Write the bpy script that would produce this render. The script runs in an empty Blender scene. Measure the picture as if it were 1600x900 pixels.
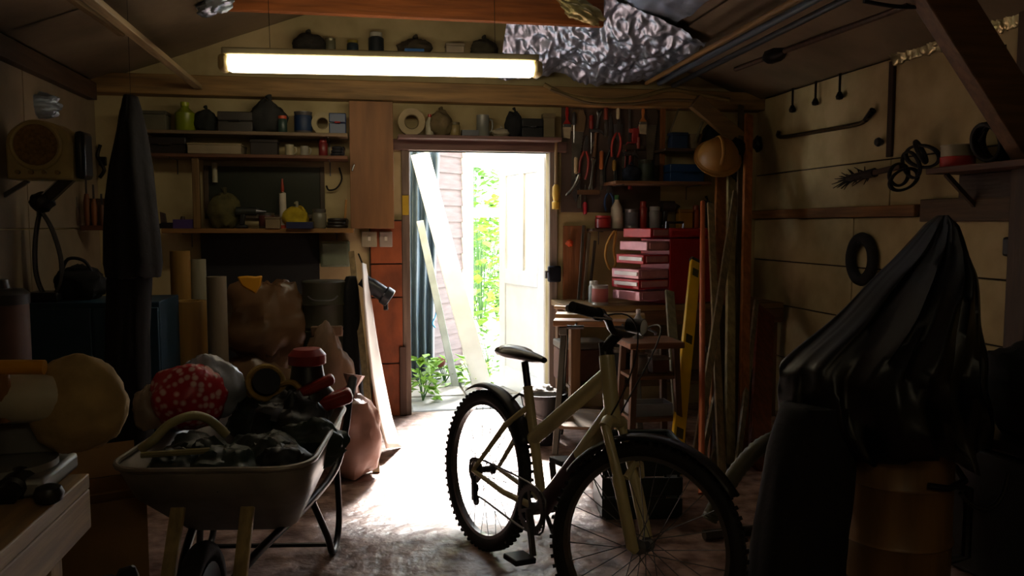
import bpy, bmesh, math, random
from mathutils import Vector, Matrix, Euler, noise
R = math.radians
sc = bpy.context.scene
C = sc.collection
random.seed(7)

# ------------------------------------------------------------------ camera
F = 1255.0
CAMZ, YAW, PITCH = 1.38, R(-10.2), R(-4.46)
cam_d = bpy.data.cameras.new('camera'); cam = bpy.data.objects.new('camera', cam_d); C.objects.link(cam)
cam.location = (0, 0, CAMZ); cam.rotation_euler = (math.pi/2 + PITCH, 0, YAW)
cam_d.sensor_width = 36; cam_d.lens = F/1600*36; cam_d.clip_start = .02; cam_d.clip_end = 200
sc.camera = cam
# ------------------------------------------------------------------ world, sun, exposure
w = bpy.data.worlds.new('overcast_sky'); sc.world = w; w.use_nodes = True
bgn = w.node_tree.nodes['Background']; bgn.inputs[0].default_value = (.86, .94, 1, 1); bgn.inputs[1].default_value = 6.0
sun_d = bpy.data.lights.new('hazy_sun', 'SUN'); sun_d.energy = 55; sun_d.angle = R(18); sun_d.color = (1, .97, .93)
sun = bpy.data.objects.new('hazy_sun', sun_d); C.objects.link(sun); sun.rotation_euler = (R(-44), 0, R(-9))
LAMP_STRENGTH = 5.2
vs = sc.view_settings
vs.view_transform = 'Standard'; vs.look = 'None'; vs.gamma = 1; vs.exposure = 0.75; vs.use_curve_mapping = False

# ------------------------------------------------------------------ pixel rays -> world points
CM = Euler(cam.rotation_euler).to_matrix()
def ray(px, py): return CM @ Vector(((px-800)/F, -(py-450)/F, -1))
O = Vector((0, 0, CAMZ))
def P(px, py, Y): d = ray(px, py); return O + d*(Y/d.y)
def PX(px, py, X): d = ray(px, py); return O + d*(X/d.x)
def PZ(px, py, Z): d = ray(px, py); return O + d*((Z-CAMZ)/d.z)
def PD(px, py, D): return O + ray(px, py)*D
def depth(p): return (Vector(p)-O).dot(ray(800, 450))
def ppm(p): return F/depth(p)

# ------------------------------------------------------------------ materials
MC = {}
def lin(h):
    h = h.lstrip('#'); c = [int(h[i:i+2], 16)/255 for i in (0, 2, 4)]
    return tuple(x/12.92 if x <= .04045 else ((x+.055)/1.055)**2.4 for x in c)
def mat(name, col, rough=.6, metal=0., var=.3, scale=6., bump=.15, stretch=(1, 1, 1), col2=None, coat=0., trans=0., alpha=1., emit=0.):
    if name in MC: return MC[name]
    m = bpy.data.materials.new(name); m.use_nodes = True; MC[name] = m
    nt = m.node_tree; b = nt.nodes['Principled BSDF']
    c = lin(col); c2 = lin(col2) if col2 else tuple(x*(1-var) for x in c)
    tc = nt.nodes.new('ShaderNodeTexCoord'); mp = nt.nodes.new('ShaderNodeMapping'); mp.inputs['Scale'].default_value = stretch
    nt.links.new(tc.outputs['Object'], mp.inputs['Vector'])
    n = nt.nodes.new('ShaderNodeTexNoise'); n.inputs['Scale'].default_value = scale; n.inputs['Detail'].default_value = 5
    nt.links.new(mp.outputs[0], n.inputs['Vector'])
    r = nt.nodes.new('ShaderNodeValToRGB'); r.color_ramp.elements[0].position = .35; r.color_ramp.elements[1].position = .65
    r.color_ramp.elements[0].color = (*c2, 1); r.color_ramp.elements[1].color = (*c, 1)
    nt.links.new(n.outputs['Fac'], r.inputs['Fac']); nt.links.new(r.outputs[0], b.inputs['Base Color'])
    b.inputs['Roughness'].default_value = rough; b.inputs['Metallic'].default_value = metal
    b.inputs['Coat Weight'].default_value = coat; b.inputs['Transmission Weight'].default_value = trans
    if bump:
        bp = nt.nodes.new('ShaderNodeBump'); bp.inputs['Strength'].default_value = bump; bp.inputs['Distance'].default_value = .02
        nt.links.new(n.outputs['Fac'], bp.inputs['Height']); nt.links.new(bp.outputs[0], b.inputs['Normal'])
    if emit:
        b.inputs['Emission Color'].default_value = (*c, 1); b.inputs['Emission Strength'].default_value = emit
    return m
def wood(col, axis='x', rough=.6, dark=.45):
    st = {'x': (1.2, 14, 14), 'y': (14, 1.2, 14), 'z': (14, 14, 1.2)}[axis]
    return mat('wood_%s_%s' % (col.strip('#'), axis), col, rough, 0, dark, 2.2, .2, st)
def plain(col, rough=.5, metal=0., coat=0.):
    return mat('paint_%s_%d_%d' % (col.strip('#'), rough*100, metal*100), col, rough, metal, .22, 9, .08, coat=coat)
def cloth(col, rough=.9): return mat('cloth_%s' % col.strip('#'), col, rough, 0, .35, 14, .35)
def plastic(col, rough=.35): return mat('plastic_%s' % col.strip('#'), col, rough, 0, .15, 7, .05)
def metal(col, rough=.38): return mat('metal_%s' % col.strip('#'), col, rough, .9, .35, 9, .08)

# ------------------------------------------------------------------ mesh builder
class MB:
    def __init__(s): s.v = []; s.f = []
    def add(s, vs, fs):
        o = len(s.v); s.v += [Vector(v) for v in vs]; s.f += [tuple(i+o for i in f) for f in fs]; return s
    def box(s, c, d, rot=None):
        x, y, z = (k/2 for k in d); c = Vector(c)
        vs = [Vector((a*x, b*y, e*z)) for a in (-1, 1) for b in (-1, 1) for e in (-1, 1)]
        if rot is not None: vs = [rot @ v for v in vs]
        return s.add([v+c for v in vs], [(0,1,3,2),(4,6,7,5),(0,4,5,1),(2,3,7,6),(0,2,6,4),(1,5,7,3)])
    def span(s, a, b): return s.box([(a[i]+b[i])/2 for i in range(3)], [abs(b[i]-a[i]) for i in range(3)])
    def bar(s, p, q, w, t, up=(0, 0, 1), roll=0):
        p, q = Vector(p), Vector(q); d = q-p; L = d.length; d.normalize(); u = Vector(up)
        if abs(d.dot(u)) > .98: u = Vector((0, 1, 0))
        a = d.cross(u).normalized(); b = a.cross(d)
        if roll: rm = Matrix.Rotation(roll, 3, d); a = rm@a; b = rm@b
        return s.box((p+q)/2, (w, L, t), Matrix((a, d, b)).transposed())
    def tube(s, pts, r, n=8, closed=False, caps=True, flat=1.):
        pts = [Vector(p) for p in pts]; N = len(pts); rr = r if isinstance(r, (list, tuple)) else [r]*N
        T = []
        for i in range(N):
            if closed: t = pts[(i+1) % N]-pts[i-1]
            else: t = pts[min(i+1, N-1)]-pts[max(i-1, 0)]
            T.append(t.normalized() if t.length > 1e-9 else Vector((0, 0, 1)))
        u = Vector((0, 0, 1)) if abs(T[0].z) < .9 else Vector((0, 1, 0))
        vs = []
        for i in range(N):
            a = T[i].cross(u)
            if a.length < 1e-6: a = Vector((1, 0, 0))
            a.normalize(); b = a.cross(T[i]).normalized(); u = b
            for k in range(n):
                an = 2*math.pi*k/n; vs.append(pts[i] + (a*math.cos(an) + b*math.sin(an)*flat)*rr[i])
        fs = []
        for i in range(N if closed else N-1):
            j = (i+1) % N
            for k in range(n): l = (k+1) % n; fs.append((i*n+k, j*n+k, j*n+l, i*n+l))
        if caps and not closed:
            fs.append(tuple(range(n))[::-1][::-1]); fs.append(tuple((N-1)*n+k for k in range(n))[::-1])
        return s.add(vs, fs)
    def cyl(s, p, q, r, r2=None, n=14): return s.tube([p, q], [r, r if r2 is None else r2], n)
    def lathe(s, prof, n=20, c=(0, 0, 0), rot=None, wob=None):
        c = Vector(c); vs = []
        for r, z in prof:
            for k in range(n):
                a = 2*math.pi*k/n; q = r*(wob(a, z) if wob else 1); v = Vector((q*math.cos(a), q*math.sin(a), z))
                vs.append((rot@v if rot is not None else v)+c)
        fs = []
        for i in range(len(prof)-1):
            for k in range(n): l = (k+1) % n; fs.append((i*n+k, i*n+l, (i+1)*n+l, (i+1)*n+k))
        if prof[0][0] > 1e-4: fs.append(tuple(range(n))[::-1])
        if prof[-1][0] > 1e-4: fs.append(tuple((len(prof)-1)*n+k for k in range(n)))
        return s.add(vs, fs)
    def ring(s, prof, n=24, c=(0, 0, 0), rot=None):      # closed profile turned about z
        c = Vector(c); m = len(prof); vs = []
        for r, z in prof:
            for k in range(n):
                a = 2*math.pi*k/n; v = Vector((r*math.cos(a), r*math.sin(a), z)); vs.append((rot@v if rot is not None else v)+c)
        fs = []
        for i in range(m):
            j = (i+1) % m
            for k in range(n): l = (k+1) % n; fs.append((i*n+k, i*n+l, j*n+l, j*n+k))
        return s.add(vs, fs)
    def torus(s, c, Rr, r, n=32, m=8, rot=None, ez=1.):
        return s.ring([(Rr + r*math.cos(2*math.pi*k/m), r*ez*math.sin(2*math.pi*k/m)) for k in range(m)], n, c, rot)
    def prism(s, out, t, o=(0, 0, 0), rot=None):          # outline in x,z, thickness along y
        o = Vector(o); n = len(out)
        vs = [Vector((x, -t/2, z)) for x, z in out] + [Vector((x, t/2, z)) for x, z in out]
        if rot is not None: vs = [rot@v for v in vs]
        fs = [tuple(range(n)), tuple(range(2*n-1, n-1, -1))] + [(i, i+n, (i+1) % n+n, (i+1) % n) for i in range(n)]
        return s.add([v+o for v in vs], fs)
    def ball(s, c, r, n=14, m=9, fn=None):
        if not isinstance(r, (tuple, list)): r = (r, r, r)
        prof = [(math.sin(math.pi*i/m), -math.cos(math.pi*i/m)) for i in range(m+1)]; c = Vector(c); vs = []
        for q, z in prof:
            for k in range(n):
                a = 2*math.pi*k/n; v = Vector((q*math.cos(a), q*math.sin(a), z)); g = fn(v) if fn else 1
                vs.append(c + Vector((v.x*r[0], v.y*r[1], v.z*r[2]))*g)
        fs = []
        for i in range(m):
            for k in range(n): l = (k+1) % n; fs.append((i*n+k, i*n+l, (i+1)*n+l, (i+1)*n+k))
        return s.add(vs, fs)
    def blob(s, c, r, seed=0, amp=.25, fq=1.6, n=36, m=24, flat=None):
        off = Vector((seed*7.3, seed*3.1, -seed*5.7))
        def g(v): return 1 + amp*(noise.noise(v*fq+off)*1.1 + abs(noise.noise(v*fq*2.7+off))*.6 - .15 + .25*noise.noise(v*fq*6+off))
        o = len(s.v); s.ball(c, r, n, m, g)
        if flat is not None:
            for i in range(o, len(s.v)):
                if s.v[i].z < flat: s.v[i].z = flat
        return s
    def loft(s, rings, caps=True):
        n = len(rings[0]); vs = [v for rg in rings for v in rg]; fs = []
        for i in range(len(rings)-1):
            for k in range(n): l = (k+1) % n; fs.append((i*n+k, i*n+l, (i+1)*n+l, (i+1)*n+k))
        if caps: fs.append(tuple(range(n))[::-1]); fs.append(tuple((len(rings)-1)*n+k for k in range(n)))
        return s.add(vs, fs)
    def grid(s, fn, nu, nv):
        vs = [fn(i/nu, j/nv) for i in range(nu+1) for j in range(nv+1)]
        fs = [(i*(nv+1)+j, (i+1)*(nv+1)+j, (i+1)*(nv+1)+j+1, i*(nv+1)+j+1) for i in range(nu) for j in range(nv)]
        return s.add(vs, fs)
    def xf(s, m): s.v = [m @ v for v in s.v]; return s
    def build(s, name, material, parent=None, loc=None, rot=None, bevel=0, smooth=True, solid=0, ang=40):
        me = bpy.data.meshes.new(name); me.from_pydata(s.v, [], s.f); me.validate()
        bm = bmesh.new(); bm.from_mesh(me); bmesh.ops.remove_doubles(bm, verts=bm.verts, dist=1e-5)
        bmesh.ops.recalc_face_normals(bm, faces=bm.faces); bm.to_mesh(me); bm.free()
        if smooth:
            me.polygons.foreach_set('use_smooth', [True]*len(me.polygons)); me.set_sharp_from_angle(angle=R(ang))
        me.materials.append(material)
        o = bpy.data.objects.new(name, me); C.objects.link(o)
        if parent is not None: o.parent = parent
        if loc is not None: o.location = loc
        if rot is not None: o.rotation_euler = rot
        if solid: md = o.modifiers.new('thickness', 'SOLIDIFY'); md.thickness = solid; md.offset = 0
        if bevel: md = o.modifiers.new('soft_edges', 'BEVEL'); md.width = bevel; md.segments = 2; md.limit_method = 'ANGLE'
        return o
def tag(o, label, cat, group=None):
    o['label'] = label; o['category'] = cat
    if group: o['group'] = group
    return o
def thing(name, label, cat, loc=(0, 0, 0), rotz=0, group=None, rot=None, scale=1):
    o = bpy.data.objects.new(name, None); C.objects.link(o); o.empty_display_size = .05
    o.location = loc; o.rotation_euler = rot if rot else (0, 0, rotz); o.scale = (scale,)*3
    return tag(o, label, cat, group)
def struct(name, mb, m, **k):
    o = mb.build(name, m, **k); o['kind'] = 'structure'; return o
def solo(name, mb, m, label, cat, loc=(0, 0, 0), rot=None, group=None, **k):   # one-mesh thing in local coordinates
    return tag(mb.build(name, m, loc=loc, rot=rot, **k), label, cat, group)
def world_solo(name, mb, m, label, cat, group=None, **k):                       # one-mesh thing given in world coordinates
    lo = Vector((sum(v.x for v in mb.v)/len(mb.v), sum(v.y for v in mb.v)/len(mb.v), min(v.z for v in mb.v)))
    mb.v = [v-lo for v in mb.v]
    return tag(mb.build(name, m, loc=lo, **k), label, cat, group)
def bez(p0, p1, p2, p3, n=14):
    p0, p1, p2, p3 = map(Vector, (p0, p1, p2, p3)); out = []
    for i in range(n+1):
        t = i/n; out.append(p0*(1-t)**3 + p1*3*t*(1-t)**2 + p2*3*t*t*(1-t) + p3*t**3)
    return out
def smoothpts(pts, n=6):                                                         # Catmull-Rom
    pts = [Vector(p) for p in pts]; out = []
    for i in range(len(pts)-1):
        a, b, c, d = pts[max(i-1, 0)], pts[i], pts[i+1], pts[min(i+2, len(pts)-1)]
        for k in range(n):
            t = k/n; out.append(.5*((2*b) + (c-a)*t + (2*a-5*b+4*c-d)*t*t + (3*b-a-3*c+d)*t**3))
    return out+[pts[-1]]
def closest(pts, n=6):
    pts = [Vector(p) for p in pts]; N = len(pts); out = []
    for i in range(N):
        a, b, c, d = pts[i-1], pts[i], pts[(i+1) % N], pts[(i+2) % N]
        for k in range(n):
            t = k/n; out.append(.5*((2*b) + (c-a)*t + (2*a-5*b+4*c-d)*t*t + (3*b-a-3*c+d)*t**3))
    return out

# ------------------------------------------------------------------ the room
D = 5.85                                     # back wall
XR = P(1180, 300, D).x; XL = P(150, 300, D).x
ZE = P(1180, 158, D).z                        # eaves
YB = -2.2
XM = (XL+XR)/2; PIT = math.tan(R(20)); ZR = ZE + (XR-XM)*PIT
def roofz(x): return ZR - abs(x-XM)*PIT
dx0, dx1 = P(641, 450, D).x, P(857, 450, D).x; dz = P(750, 237, D).z
cream = mat('cream_painted_board', '#c2b184', .75, 0, .28, 3, .12, col2='#a08e62')
m = MB()
def fl(u, v):
    x = XL-.1 + u*(XR-XL+.2); y = YB + v*(D-YB+.05)
    return Vector((x, y, .006*noise.noise(Vector((x*2.2, y*2.2, 0)))-.004))
m.grid(fl, 90, 140)
fm = mat('trodden_concrete', '#b3968a', .42, 0, .5, 10, 1.0, col2='#5f443c')
struct('floor', m, fm)
# back wall with door opening and gable
m = MB(); T = .1
m.span((XL-T, D, -.05), (dx0, D+T, ZE)); m.span((dx1, D, -.05), (XR+T, D+T, ZE)); m.span((dx0, D, dz), (dx1, D+T, ZE))
m.prism([(XL-T, ZE), (XR+T, ZE), (XM, ZR+.03)], T, (0, D+T/2, 0))
struct('wall_back', m, cream)
m = MB(); m.span((XL-T, YB, -.05), (XL, D+T, ZE)); wl = struct('wall_left', m, cream)
m = MB(); m.span((XR+.012, YB, -.05), (XR+T, D+T, ZE)); wr = struct('wall_right', m, mat('wall_gap_dark', '#3b3226', .9))
m = MB(); m.span((XL-T, YB-T, -.05), (XR+T, YB, ZE)); m.prism([(XL-T, ZE), (XR+T, ZE), (XM, ZR+.03)], T, (0, YB-T/2, 0))
struct('wall_front', m, cream)
# right wall boards: rows of wide painted boards
zr = [0, .42, .80, 1.12, PX(1300, 340, XR).z, PX(1260, 265, XR).z, ZE]
yv = PX(1395, 170, XR).y
for i in range(6):
    ys = [D, yv, yv-1.25, yv-2.5, YB] if i > 3 else [D, 4.55, 3.1, 1.6, YB]
    for a, b in zip(ys, ys[1:]):
        MB().span((0, b+.004, zr[i]+.004), (.014, a-.004, zr[i+1]-.004)).build('board', cream, wr, loc=(XR, 0, 0), bevel=.003)
yl = [D, 4.7, 3.4, 2.0, YB]
for i, (za, zb) in enumerate([(0, .7), (.7, 1.36), (1.36, ZE)]):
    for a, b in zip(yl, yl[1:]):
        MB().span((-.0, b+.004, za+.004), (.014, a-.004, zb-.004)).build('board', mat('drab_painted_board', '#8f7f66', .75, 0, .3, 3, .12), wl, loc=(XL, 0, 0), bevel=.003)
# roof lining: foil-faced sheets, crumpled
foil = mat('foil_insulation', '#b2c2d8', .36, .85, .3, 6, .6, col2='#97a4b8')
dull = mat('dusty_brown_sheeting', '#857660', .5, .3, .4, 2.5, .3)
def slope(side, y0, y1, s0, s1, amp, fq, lift=0):
    def fn(u, v):
        t = s0+(s1-s0)*u; y = y0+(y1-y0)*v
        x = XM + side*t*(XR-XM)
        z = roofz(x) - lift - amp*(.5+noise.noise(Vector((x*fq, y*fq, side*9.)))+.5*abs(noise.noise(Vector((x*fq*3, y*fq*2.2, 3.))))) 
        return Vector((x, y, z))
    return fn
T2 = .08
for side, nm in ((-1, 'ceiling'), (1, 'ceiling')):
    m = MB(); xe = XL-T-.15 if side < 0 else XR+T+.15
    m.prism([(XM, ZR+.01), (xe, roofz(xe)+.01), (xe, roofz(xe)+T2), (XM, ZR+T2)], D-YB+.5, (0, (D+YB)/2+.05, 0))
    rf = struct(nm, m, dull)
    if side > 0:
        for (ya, yb, sa, sb) in [(D-.01, 4.3, .0, .58), (4.32, 2.6, .0, .6), (2.62, .6, .0, .6)]:
            MB().grid(slope(1, ya, yb, sa, sb, .035, 3.2, .008), 40, 50).build('foil_sheet', foil, rf, ang=180)
        for (ya, yb) in [(D-.01, 4.1), (4.1, 2.1), (2.1, 0)]:
            MB().grid(slope(1, ya, yb, .61, .985, .01, 1.5, .008), 16, 24).build('lining_sheet', dull, rf, ang=180)
    else:
        for (ya, yb) in [(D-.01, 4.45), (4.43, 2.9), (2.88, .8)]:
            MB().grid(slope(-1, ya, yb, .0, .985, .012, 1.3, .008), 24, 24).build('lining_sheet', dull, rf, ang=180)
# crumpled foil hanging down over the right end of the gable
def gf(u, v):
    x = .92 + u*1.25; y = 4.98 + (D-.16-4.98)*v
    zt = roofz(x)-.05; zb = ZE+.09 + .04*noise.noise(Vector((x*4, 0, 1)))
    z = zt + (zb-zt)*v - .05*math.sin(v*math.pi)
    n = .8*noise.noise(Vector((x*2.6, y*3.0, 2)))-.8*abs(noise.noise(Vector((x*5+y*2, y*5-x*2, 5))))+.55*abs(noise.noise(Vector((x*11-y*6, y*10+x*5, 7))))-.35*abs(noise.noise(Vector((x*24, y*20, 4))))
    return Vector((x, y, min(z + .06*n, roofz(x)-.03)))
world_solo('foil_sheet', MB().grid(gf, 120, 90), foil, 'crumpled silver insulation foil sagging between the orange beam and the gable', 'foil', ang=180)
# foil edge stuffed along the eaves of the right wall
for nm_, ya, yb, lab in (('foil_strip', PX(1402, 95, XR).y, PX(1505, 70, XR).y, 'strip of bright foil tucked above the cream wall board by the brace'),
                    ('foil_strip', PX(1562, 50, XR).y, PX(1640, 30, XR).y, 'scrap of foil tucked under the roof at the far right edge')):
    m = MB(); m.grid(lambda u, v: Vector((XR-.02-.05*v-.03*abs(noise.noise(Vector((u*19, v*5, 1)))), ya+(yb-ya)*u, ZE-.05+.11*v+.03*noise.noise(Vector((u*11, v*3, 8))))), 50, 10)
    world_solo(nm_, m, mat('gold_tinted_foil', '#c9bd8e', .3, .8, .3, 12, .5), lab, 'foil', ang=180, solid=.004)
# beams
pine = wood('#9b7a48', 'x'); pinez = wood('#9b7a48', 'z'); piney = wood('#9b7a48', 'y'); orange = wood('#a8602c', 'x'); dkx = wood('#4a3524', 'x'); dky = wood('#4a3524', 'y'); dkz = wood('#4a3524', 'z')
zb0, zb1 = P(620, 158, D-.1).z, P(620, 128, D-.1).z
struct('trim_1', MB().span((XL, D-.13, zb0), (XR, D, zb1)), pine, bevel=.006)          # wall plate across the back wall
YC = 4.95
cz = P(640, 29, YC).z; cxl, cxr = P(345, 15, YC).x, P(942, 38, YC).x
def zc(x): return roofz(x)-.03
struct('trim_2', MB().prism([(cxl-.1, cz), (cxr, cz), (cxr, zc(cxr)), (XM+.05, zc(cxr)+.12), (cxl+.05, zc(cxl)), (cxl-.1, zc(cxl-.1))], .05, (0, YC, 0)), orange, bevel=.004)
struct('trim_4', MB().span((XL, YB, ZE-.14), (XL+.07, D-.13, ZE-.03)), dky, bevel=.004)
# knee brace and post at the right
a = PX(1600, 170, XR); ypost = a.y
struct('trim_5', MB().span((XR-.09, ypost-.16, 0), (XR, ypost-.04, ZE)), dkz, bevel=.006)
b = P(1500, -25, ypost-.1)
struct('trim_6', MB().bar((XR+.0, ypost-.1, 1.70), (XR-.60, ypost-.1, roofz(XR-.60)-.10), .2, .09, up=(0, 1, 0)), wood('#6b4a2c', 'x'), bevel=.006)
# vertical cover strip between wall boards
struct('trim_7', MB().span((XR-.02, yv-.022, PX(1395, 245, XR).z), (XR, yv+.022, ZE-.02)), wood('#3d2a1a', 'z'), bevel=.003)
# mid rail on the right wall
zr0 = PX(1300, 333, XR).z
struct('trim_8', MB().span((XR-.045, PX(1440, 320, XR).y, zr0-.03), (XR, D-.02, zr0+.035)), wood('#8a5f30', 'y'), bevel=.004)
struct('trim_9', MB().span((XR-.03, YB, zr0-.06), (XR, PX(1445, 320, XR).y, zr0+.06)), wood('#5a4328', 'y'), bevel=.004)
# door frame
fr = wood('#6b4a36', 'z'); frx = wood('#6f5148', 'x')
struct('trim_10', MB().span((dx0-.055, D-.03, 0), (dx0, D+T+.01, dz+.05)), wood('#7c6a5a', 'z'), bevel=.004)
struct('trim_11', MB().span((dx1, D-.03, 0), (dx1+.06, D+T+.01, dz+.05)), wood('#8d7f74', 'z'), bevel=.004)
struct('trim_12', MB().span((dx0-.12, D-.06, dz), (dx1+.12, D+T+.01, dz+.075)), frx, bevel=.004)
struct('trim_13', MB().span((dx0-.085, D-.06, 0), (dx0-.035, D-.031, P(632, 540, D).z)), wood('#4e3524', 'z'), bevel=.004)
# rusty timber lining left of the door, three boards
pl = struct('trim_14', MB().span((P(578, 450, D).x, D-.03, 0), (P(629, 450, D).x, D, 1.42)), dkz)
for za, zb in ((0, .38), (.39, .86), (.87, 1.10), (1.11, 1.41)):
    MB().span((P(580, 450, D).x, D-.045, za), (P(628, 450, D).x, D-.03, zb)).build('board', mat('rusty_orange_board', '#a2552a', .7, 0, .5, 7, .4, (1, 1, .6)), pl, bevel=.003)
# ------------------------------------------------------------------ outside the door
struct('ground_yard', MB().box((0, D+T+12, -.06), (60, 24, .06)), mat('pale_gravel', '#cfc9bd', .9, 0, .25, 12, .4))
pv = struct('path', MB().span((-1.6, D+T, -.05), (2.6, D+1.9, -.015)), mat('path_bed', '#8e8a82', .9))
slab = MB().box((0, 0, 0), (.44, .44, .03)); sl0 = None
for i in range(8):
    for j in range(4):
        l = (-1.3+i*.46, D+T+.24+j*.46, -.012+.003*((i*3+j*5) % 3-1))
        if sl0 is None: sl0 = slab.build('paving_slab', mat('grey_paving', '#aaa9a6', .8, 0, .25, 6, .2), pv, loc=l, bevel=.006)
        else:
            o = sl0.copy(); C.objects.link(o); o.parent = pv; o.location = l
# neighbouring clad shed, boards one by one
a = P(650, 400, 7.3); b = P(724, 400, 7.9)
dirv = Vector((b.x-a.x, b.y-a.y, 0)); dirv.normalize(); nrm = Vector((dirv.y, -dirv.x, 0))
sh = thing('garden_shed', 'weathered grey timber clad shed wall outside the doorway', 'shed', (a.x-1.2*dirv.x, a.y-1.2*dirv.y, -.02), math.atan2(dirv.y, dirv.x))
Ls = 1.2+(b-a).length
MB().span((0, .02, 0), (Ls, 1.6, 2.22)).build('wall', mat('shed_core', '#5c5356', .9), sh)
clad = mat('grey_cladding', '#5f565b', .8, 0, .3, 5, .25, (1, 6, 6))
for k in range(14):
    z0 = .04+k*.155
    MB().prism([(-.0, 0), (0, .16), (-.012, .16), (-.03, .0)], Ls, rot=Matrix.Rotation(math.pi/2, 3, 'Z')).build('cladding_board', clad, sh, loc=(Ls/2, .02, z0))
MB().span((Ls-.02, -.045, 0), (Ls+.09, .1, 2.25)).build('corner_post', plain('#e9ebea', .5), sh, bevel=.004)
MB().span((-.1, -.10, 2.17), (Ls+.2, -.06, 2.30)).build('fascia', plain('#f2f2ee', .5), sh, bevel=.004)
MB().prism([(-.2, 2.30), (1.7, 2.62), (1.7, 2.68), (-.2, 2.36)], Ls+.3, ((Ls)/2, 0, 0), Matrix.Rotation(math.pi/2, 3, 'Z')).build('roof', mat('felt_roof', '#6a6a68', .95), sh)
# white lean-to frame further off: posts, rail and a translucent roof edge
gz = thing('pergola', 'white painted garden pergola frame beyond the clad shed', 'pergola', (P(730, 400, 8.8).x, 8.8, -.03))
wp = plain('#f4f5f2', .5)
for x in (0, .95): MB().span((x-.06, -.06, 0), (x+.06, .06, 2.25)).build('post', wp, gz, bevel=.005)
MB().span((-.3, -.05, 2.05), (1.6, .05, 2.25)).build('top_rail', wp, gz, bevel=.005)
MB().span((-.06, -.03, 1.5), (.95, .03, 1.6)).build('mid_rail', wp, gz, bevel=.005)
for k in range(7): MB().span((-.25+k*.28, -.6, 2.25), (-.2+k*.28, 1.2, 2.34)).build('rafter', wp, gz, bevel=.004)
# planks and pipe leaning on the clad shed, dark sheet hung beside the door
def lean(name, top, bot, wd, th, m, label, cat, up=(0, 1, 0), group=None, bevel=.003):
    top, bot = Vector(top), Vector(bot); mb = MB().bar(bot-bot, top-bot, wd, th, up=up); 
    return solo(name, mb, m, label, cat, loc=bot, group=group, bevel=bevel)
white = mat('weathered_white_board', '#e4e8ea', .55, 0, .12, 4, .1)
lean('plank', P(656, 240, 6.95), PZ(754, 606, 0), .16, .03, white, 'long white plank leaning outside in the doorway', 'plank')
lean('plank', P(656, 345, 6.9), PZ(712, 604, 0), .06, .03, mat('pale_grey_batten', '#b4c0c4', .6), 'narrower grey-white batten leaning beside the long white plank', 'plank')
m = MB(); 
def tp(u, v):
    px = 641+(46-12*v)*u + 10*max(0, v-.7); p = P(px, 236+ (600-236)*v, 7.12+.10*u+.04*math.sin(u*19)+.03*math.sin(v*9+u*4))
    return p
m.grid(tp, 24, 30)
world_solo('tarpaulin', m, mat('blue_grey_tarpaulin', '#3f505e', .5, 0, .4, 5, .3), 'dark blue-grey tarpaulin hanging just outside the left door jamb', 'tarpaulin', solid=.006, ang=180)
m = MB().tube(smoothpts([P(684, 470, 6.98), P(681, 492, 6.97), P(676, 505, 6.98), P(680, 512, 6.98)]), .006, 6)
world_solo('cord', m, plastic('#1f8fd0'), 'bright blue cord tied to the tarpaulin by the leaning batten', 'cord')
m = MB().blob((0, 0, .06), (.05, .04, .04), 3, .2); solo('flowerpot_shard', m, mat('terracotta', '#6e3a2c', .8), 'broken terracotta lump on the ground by the tarpaulin', 'pot', loc=P(687, 566, 6.7) - Vector((0, 0, .06)))
# plants
lf = [mat('leaf_%d' % i, c, .5, 0, .35, 9, .1) for i, c in enumerate(('#7fae3d', '#5d8c34', '#93bd52', '#3f6d2c'))]
def plant(name, loc, h, sp, n, size, label, cat, mi=0, seed=1, group=None):
    rd = random.Random(seed); t = thing(name, label, cat, loc, 0, group); ms = MB(); ml = MB()
    for i in range(max(3, n//14)):
        an = rd.random()*6.28; tip = Vector((math.cos(an)*sp*rd.random(), math.sin(an)*sp*rd.random(), h*(.5+.5*rd.random())))
        ms.tube([(0, 0, 0), tip*.5+Vector((0, 0, h*.12)), tip], [.006, .005, .002], 5)
    for i in range(n):
        an = rd.random()*6.28; r = sp*math.sqrt(rd.random()); z = h*(.08+.92*rd.random()); c = Vector((math.cos(an)*r*(1-.35*z/h), math.sin(an)*r*(1-.35*z/h), z))
        L = size*(.6+.8*rd.random()); a2 = an+rd.uniform(-1, 1); d = Vector((math.cos(a2), math.sin(a2), rd.uniform(-.5, .7))).normalized()
        s = d.cross(Vector((0, 0, 1))).normalized(); up = s.cross(d)
        o = len(ml.v); W = L*.28
        ml.v += [c, c+d*L*.4+s*W+up*.01, c+d*L, c+d*L*.4-s*W+up*.01, c+d*L*.45-up*L*.06]
        ml.f += [(o, o+4, o+1), (o+1, o+4, o+2), (o+2, o+4, o+3), (o+3, o+4, o)]
    ms.build('stem', lf[3], t); ml.build('foliage', lf[mi], t); return t
plant('weed_clump', PZ(661, 626, 0), .34, .12, 60, .11, 'bright green weeds at the foot of the left door jamb', 'plant', 0, 2)
for i, (px, py, h, mi, lab) in enumerate([(695, 598, .2, 0, 'low weeds between the dark sheet and the leaning planks'), (738, 600, .22, 2, 'low weeds at the foot of the white plank'), (765, 590, .45, 1, 'taller weed growing right of the white plank')]):
    plant('weed_clump', PZ(px, py, 0), h, .15, 70, .09, lab, 'plant', mi, 5+i)
for i, (px, Y, h, sp, mi, lab) in enumerate([(752, 10.5, 1.9, .55, 0, 'leafy green shrub in the middle of the doorway view'), (740, 11.5, 3.0, .6, 1, 'darker tall bush behind the pergola post'), (776, 12.0, 1.5, .5, 2, 'pale green bush right of the leafy shrub in the yard'), (712, 13, 3.2, 1.2, 3, 'tall dark hedge behind the clad shed')]):
    p = P(px, 500, Y); plant('garden_bush', (p.x, Y, -.03), h, sp, 420, .2, lab, 'bush', mi, 20+i)
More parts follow.
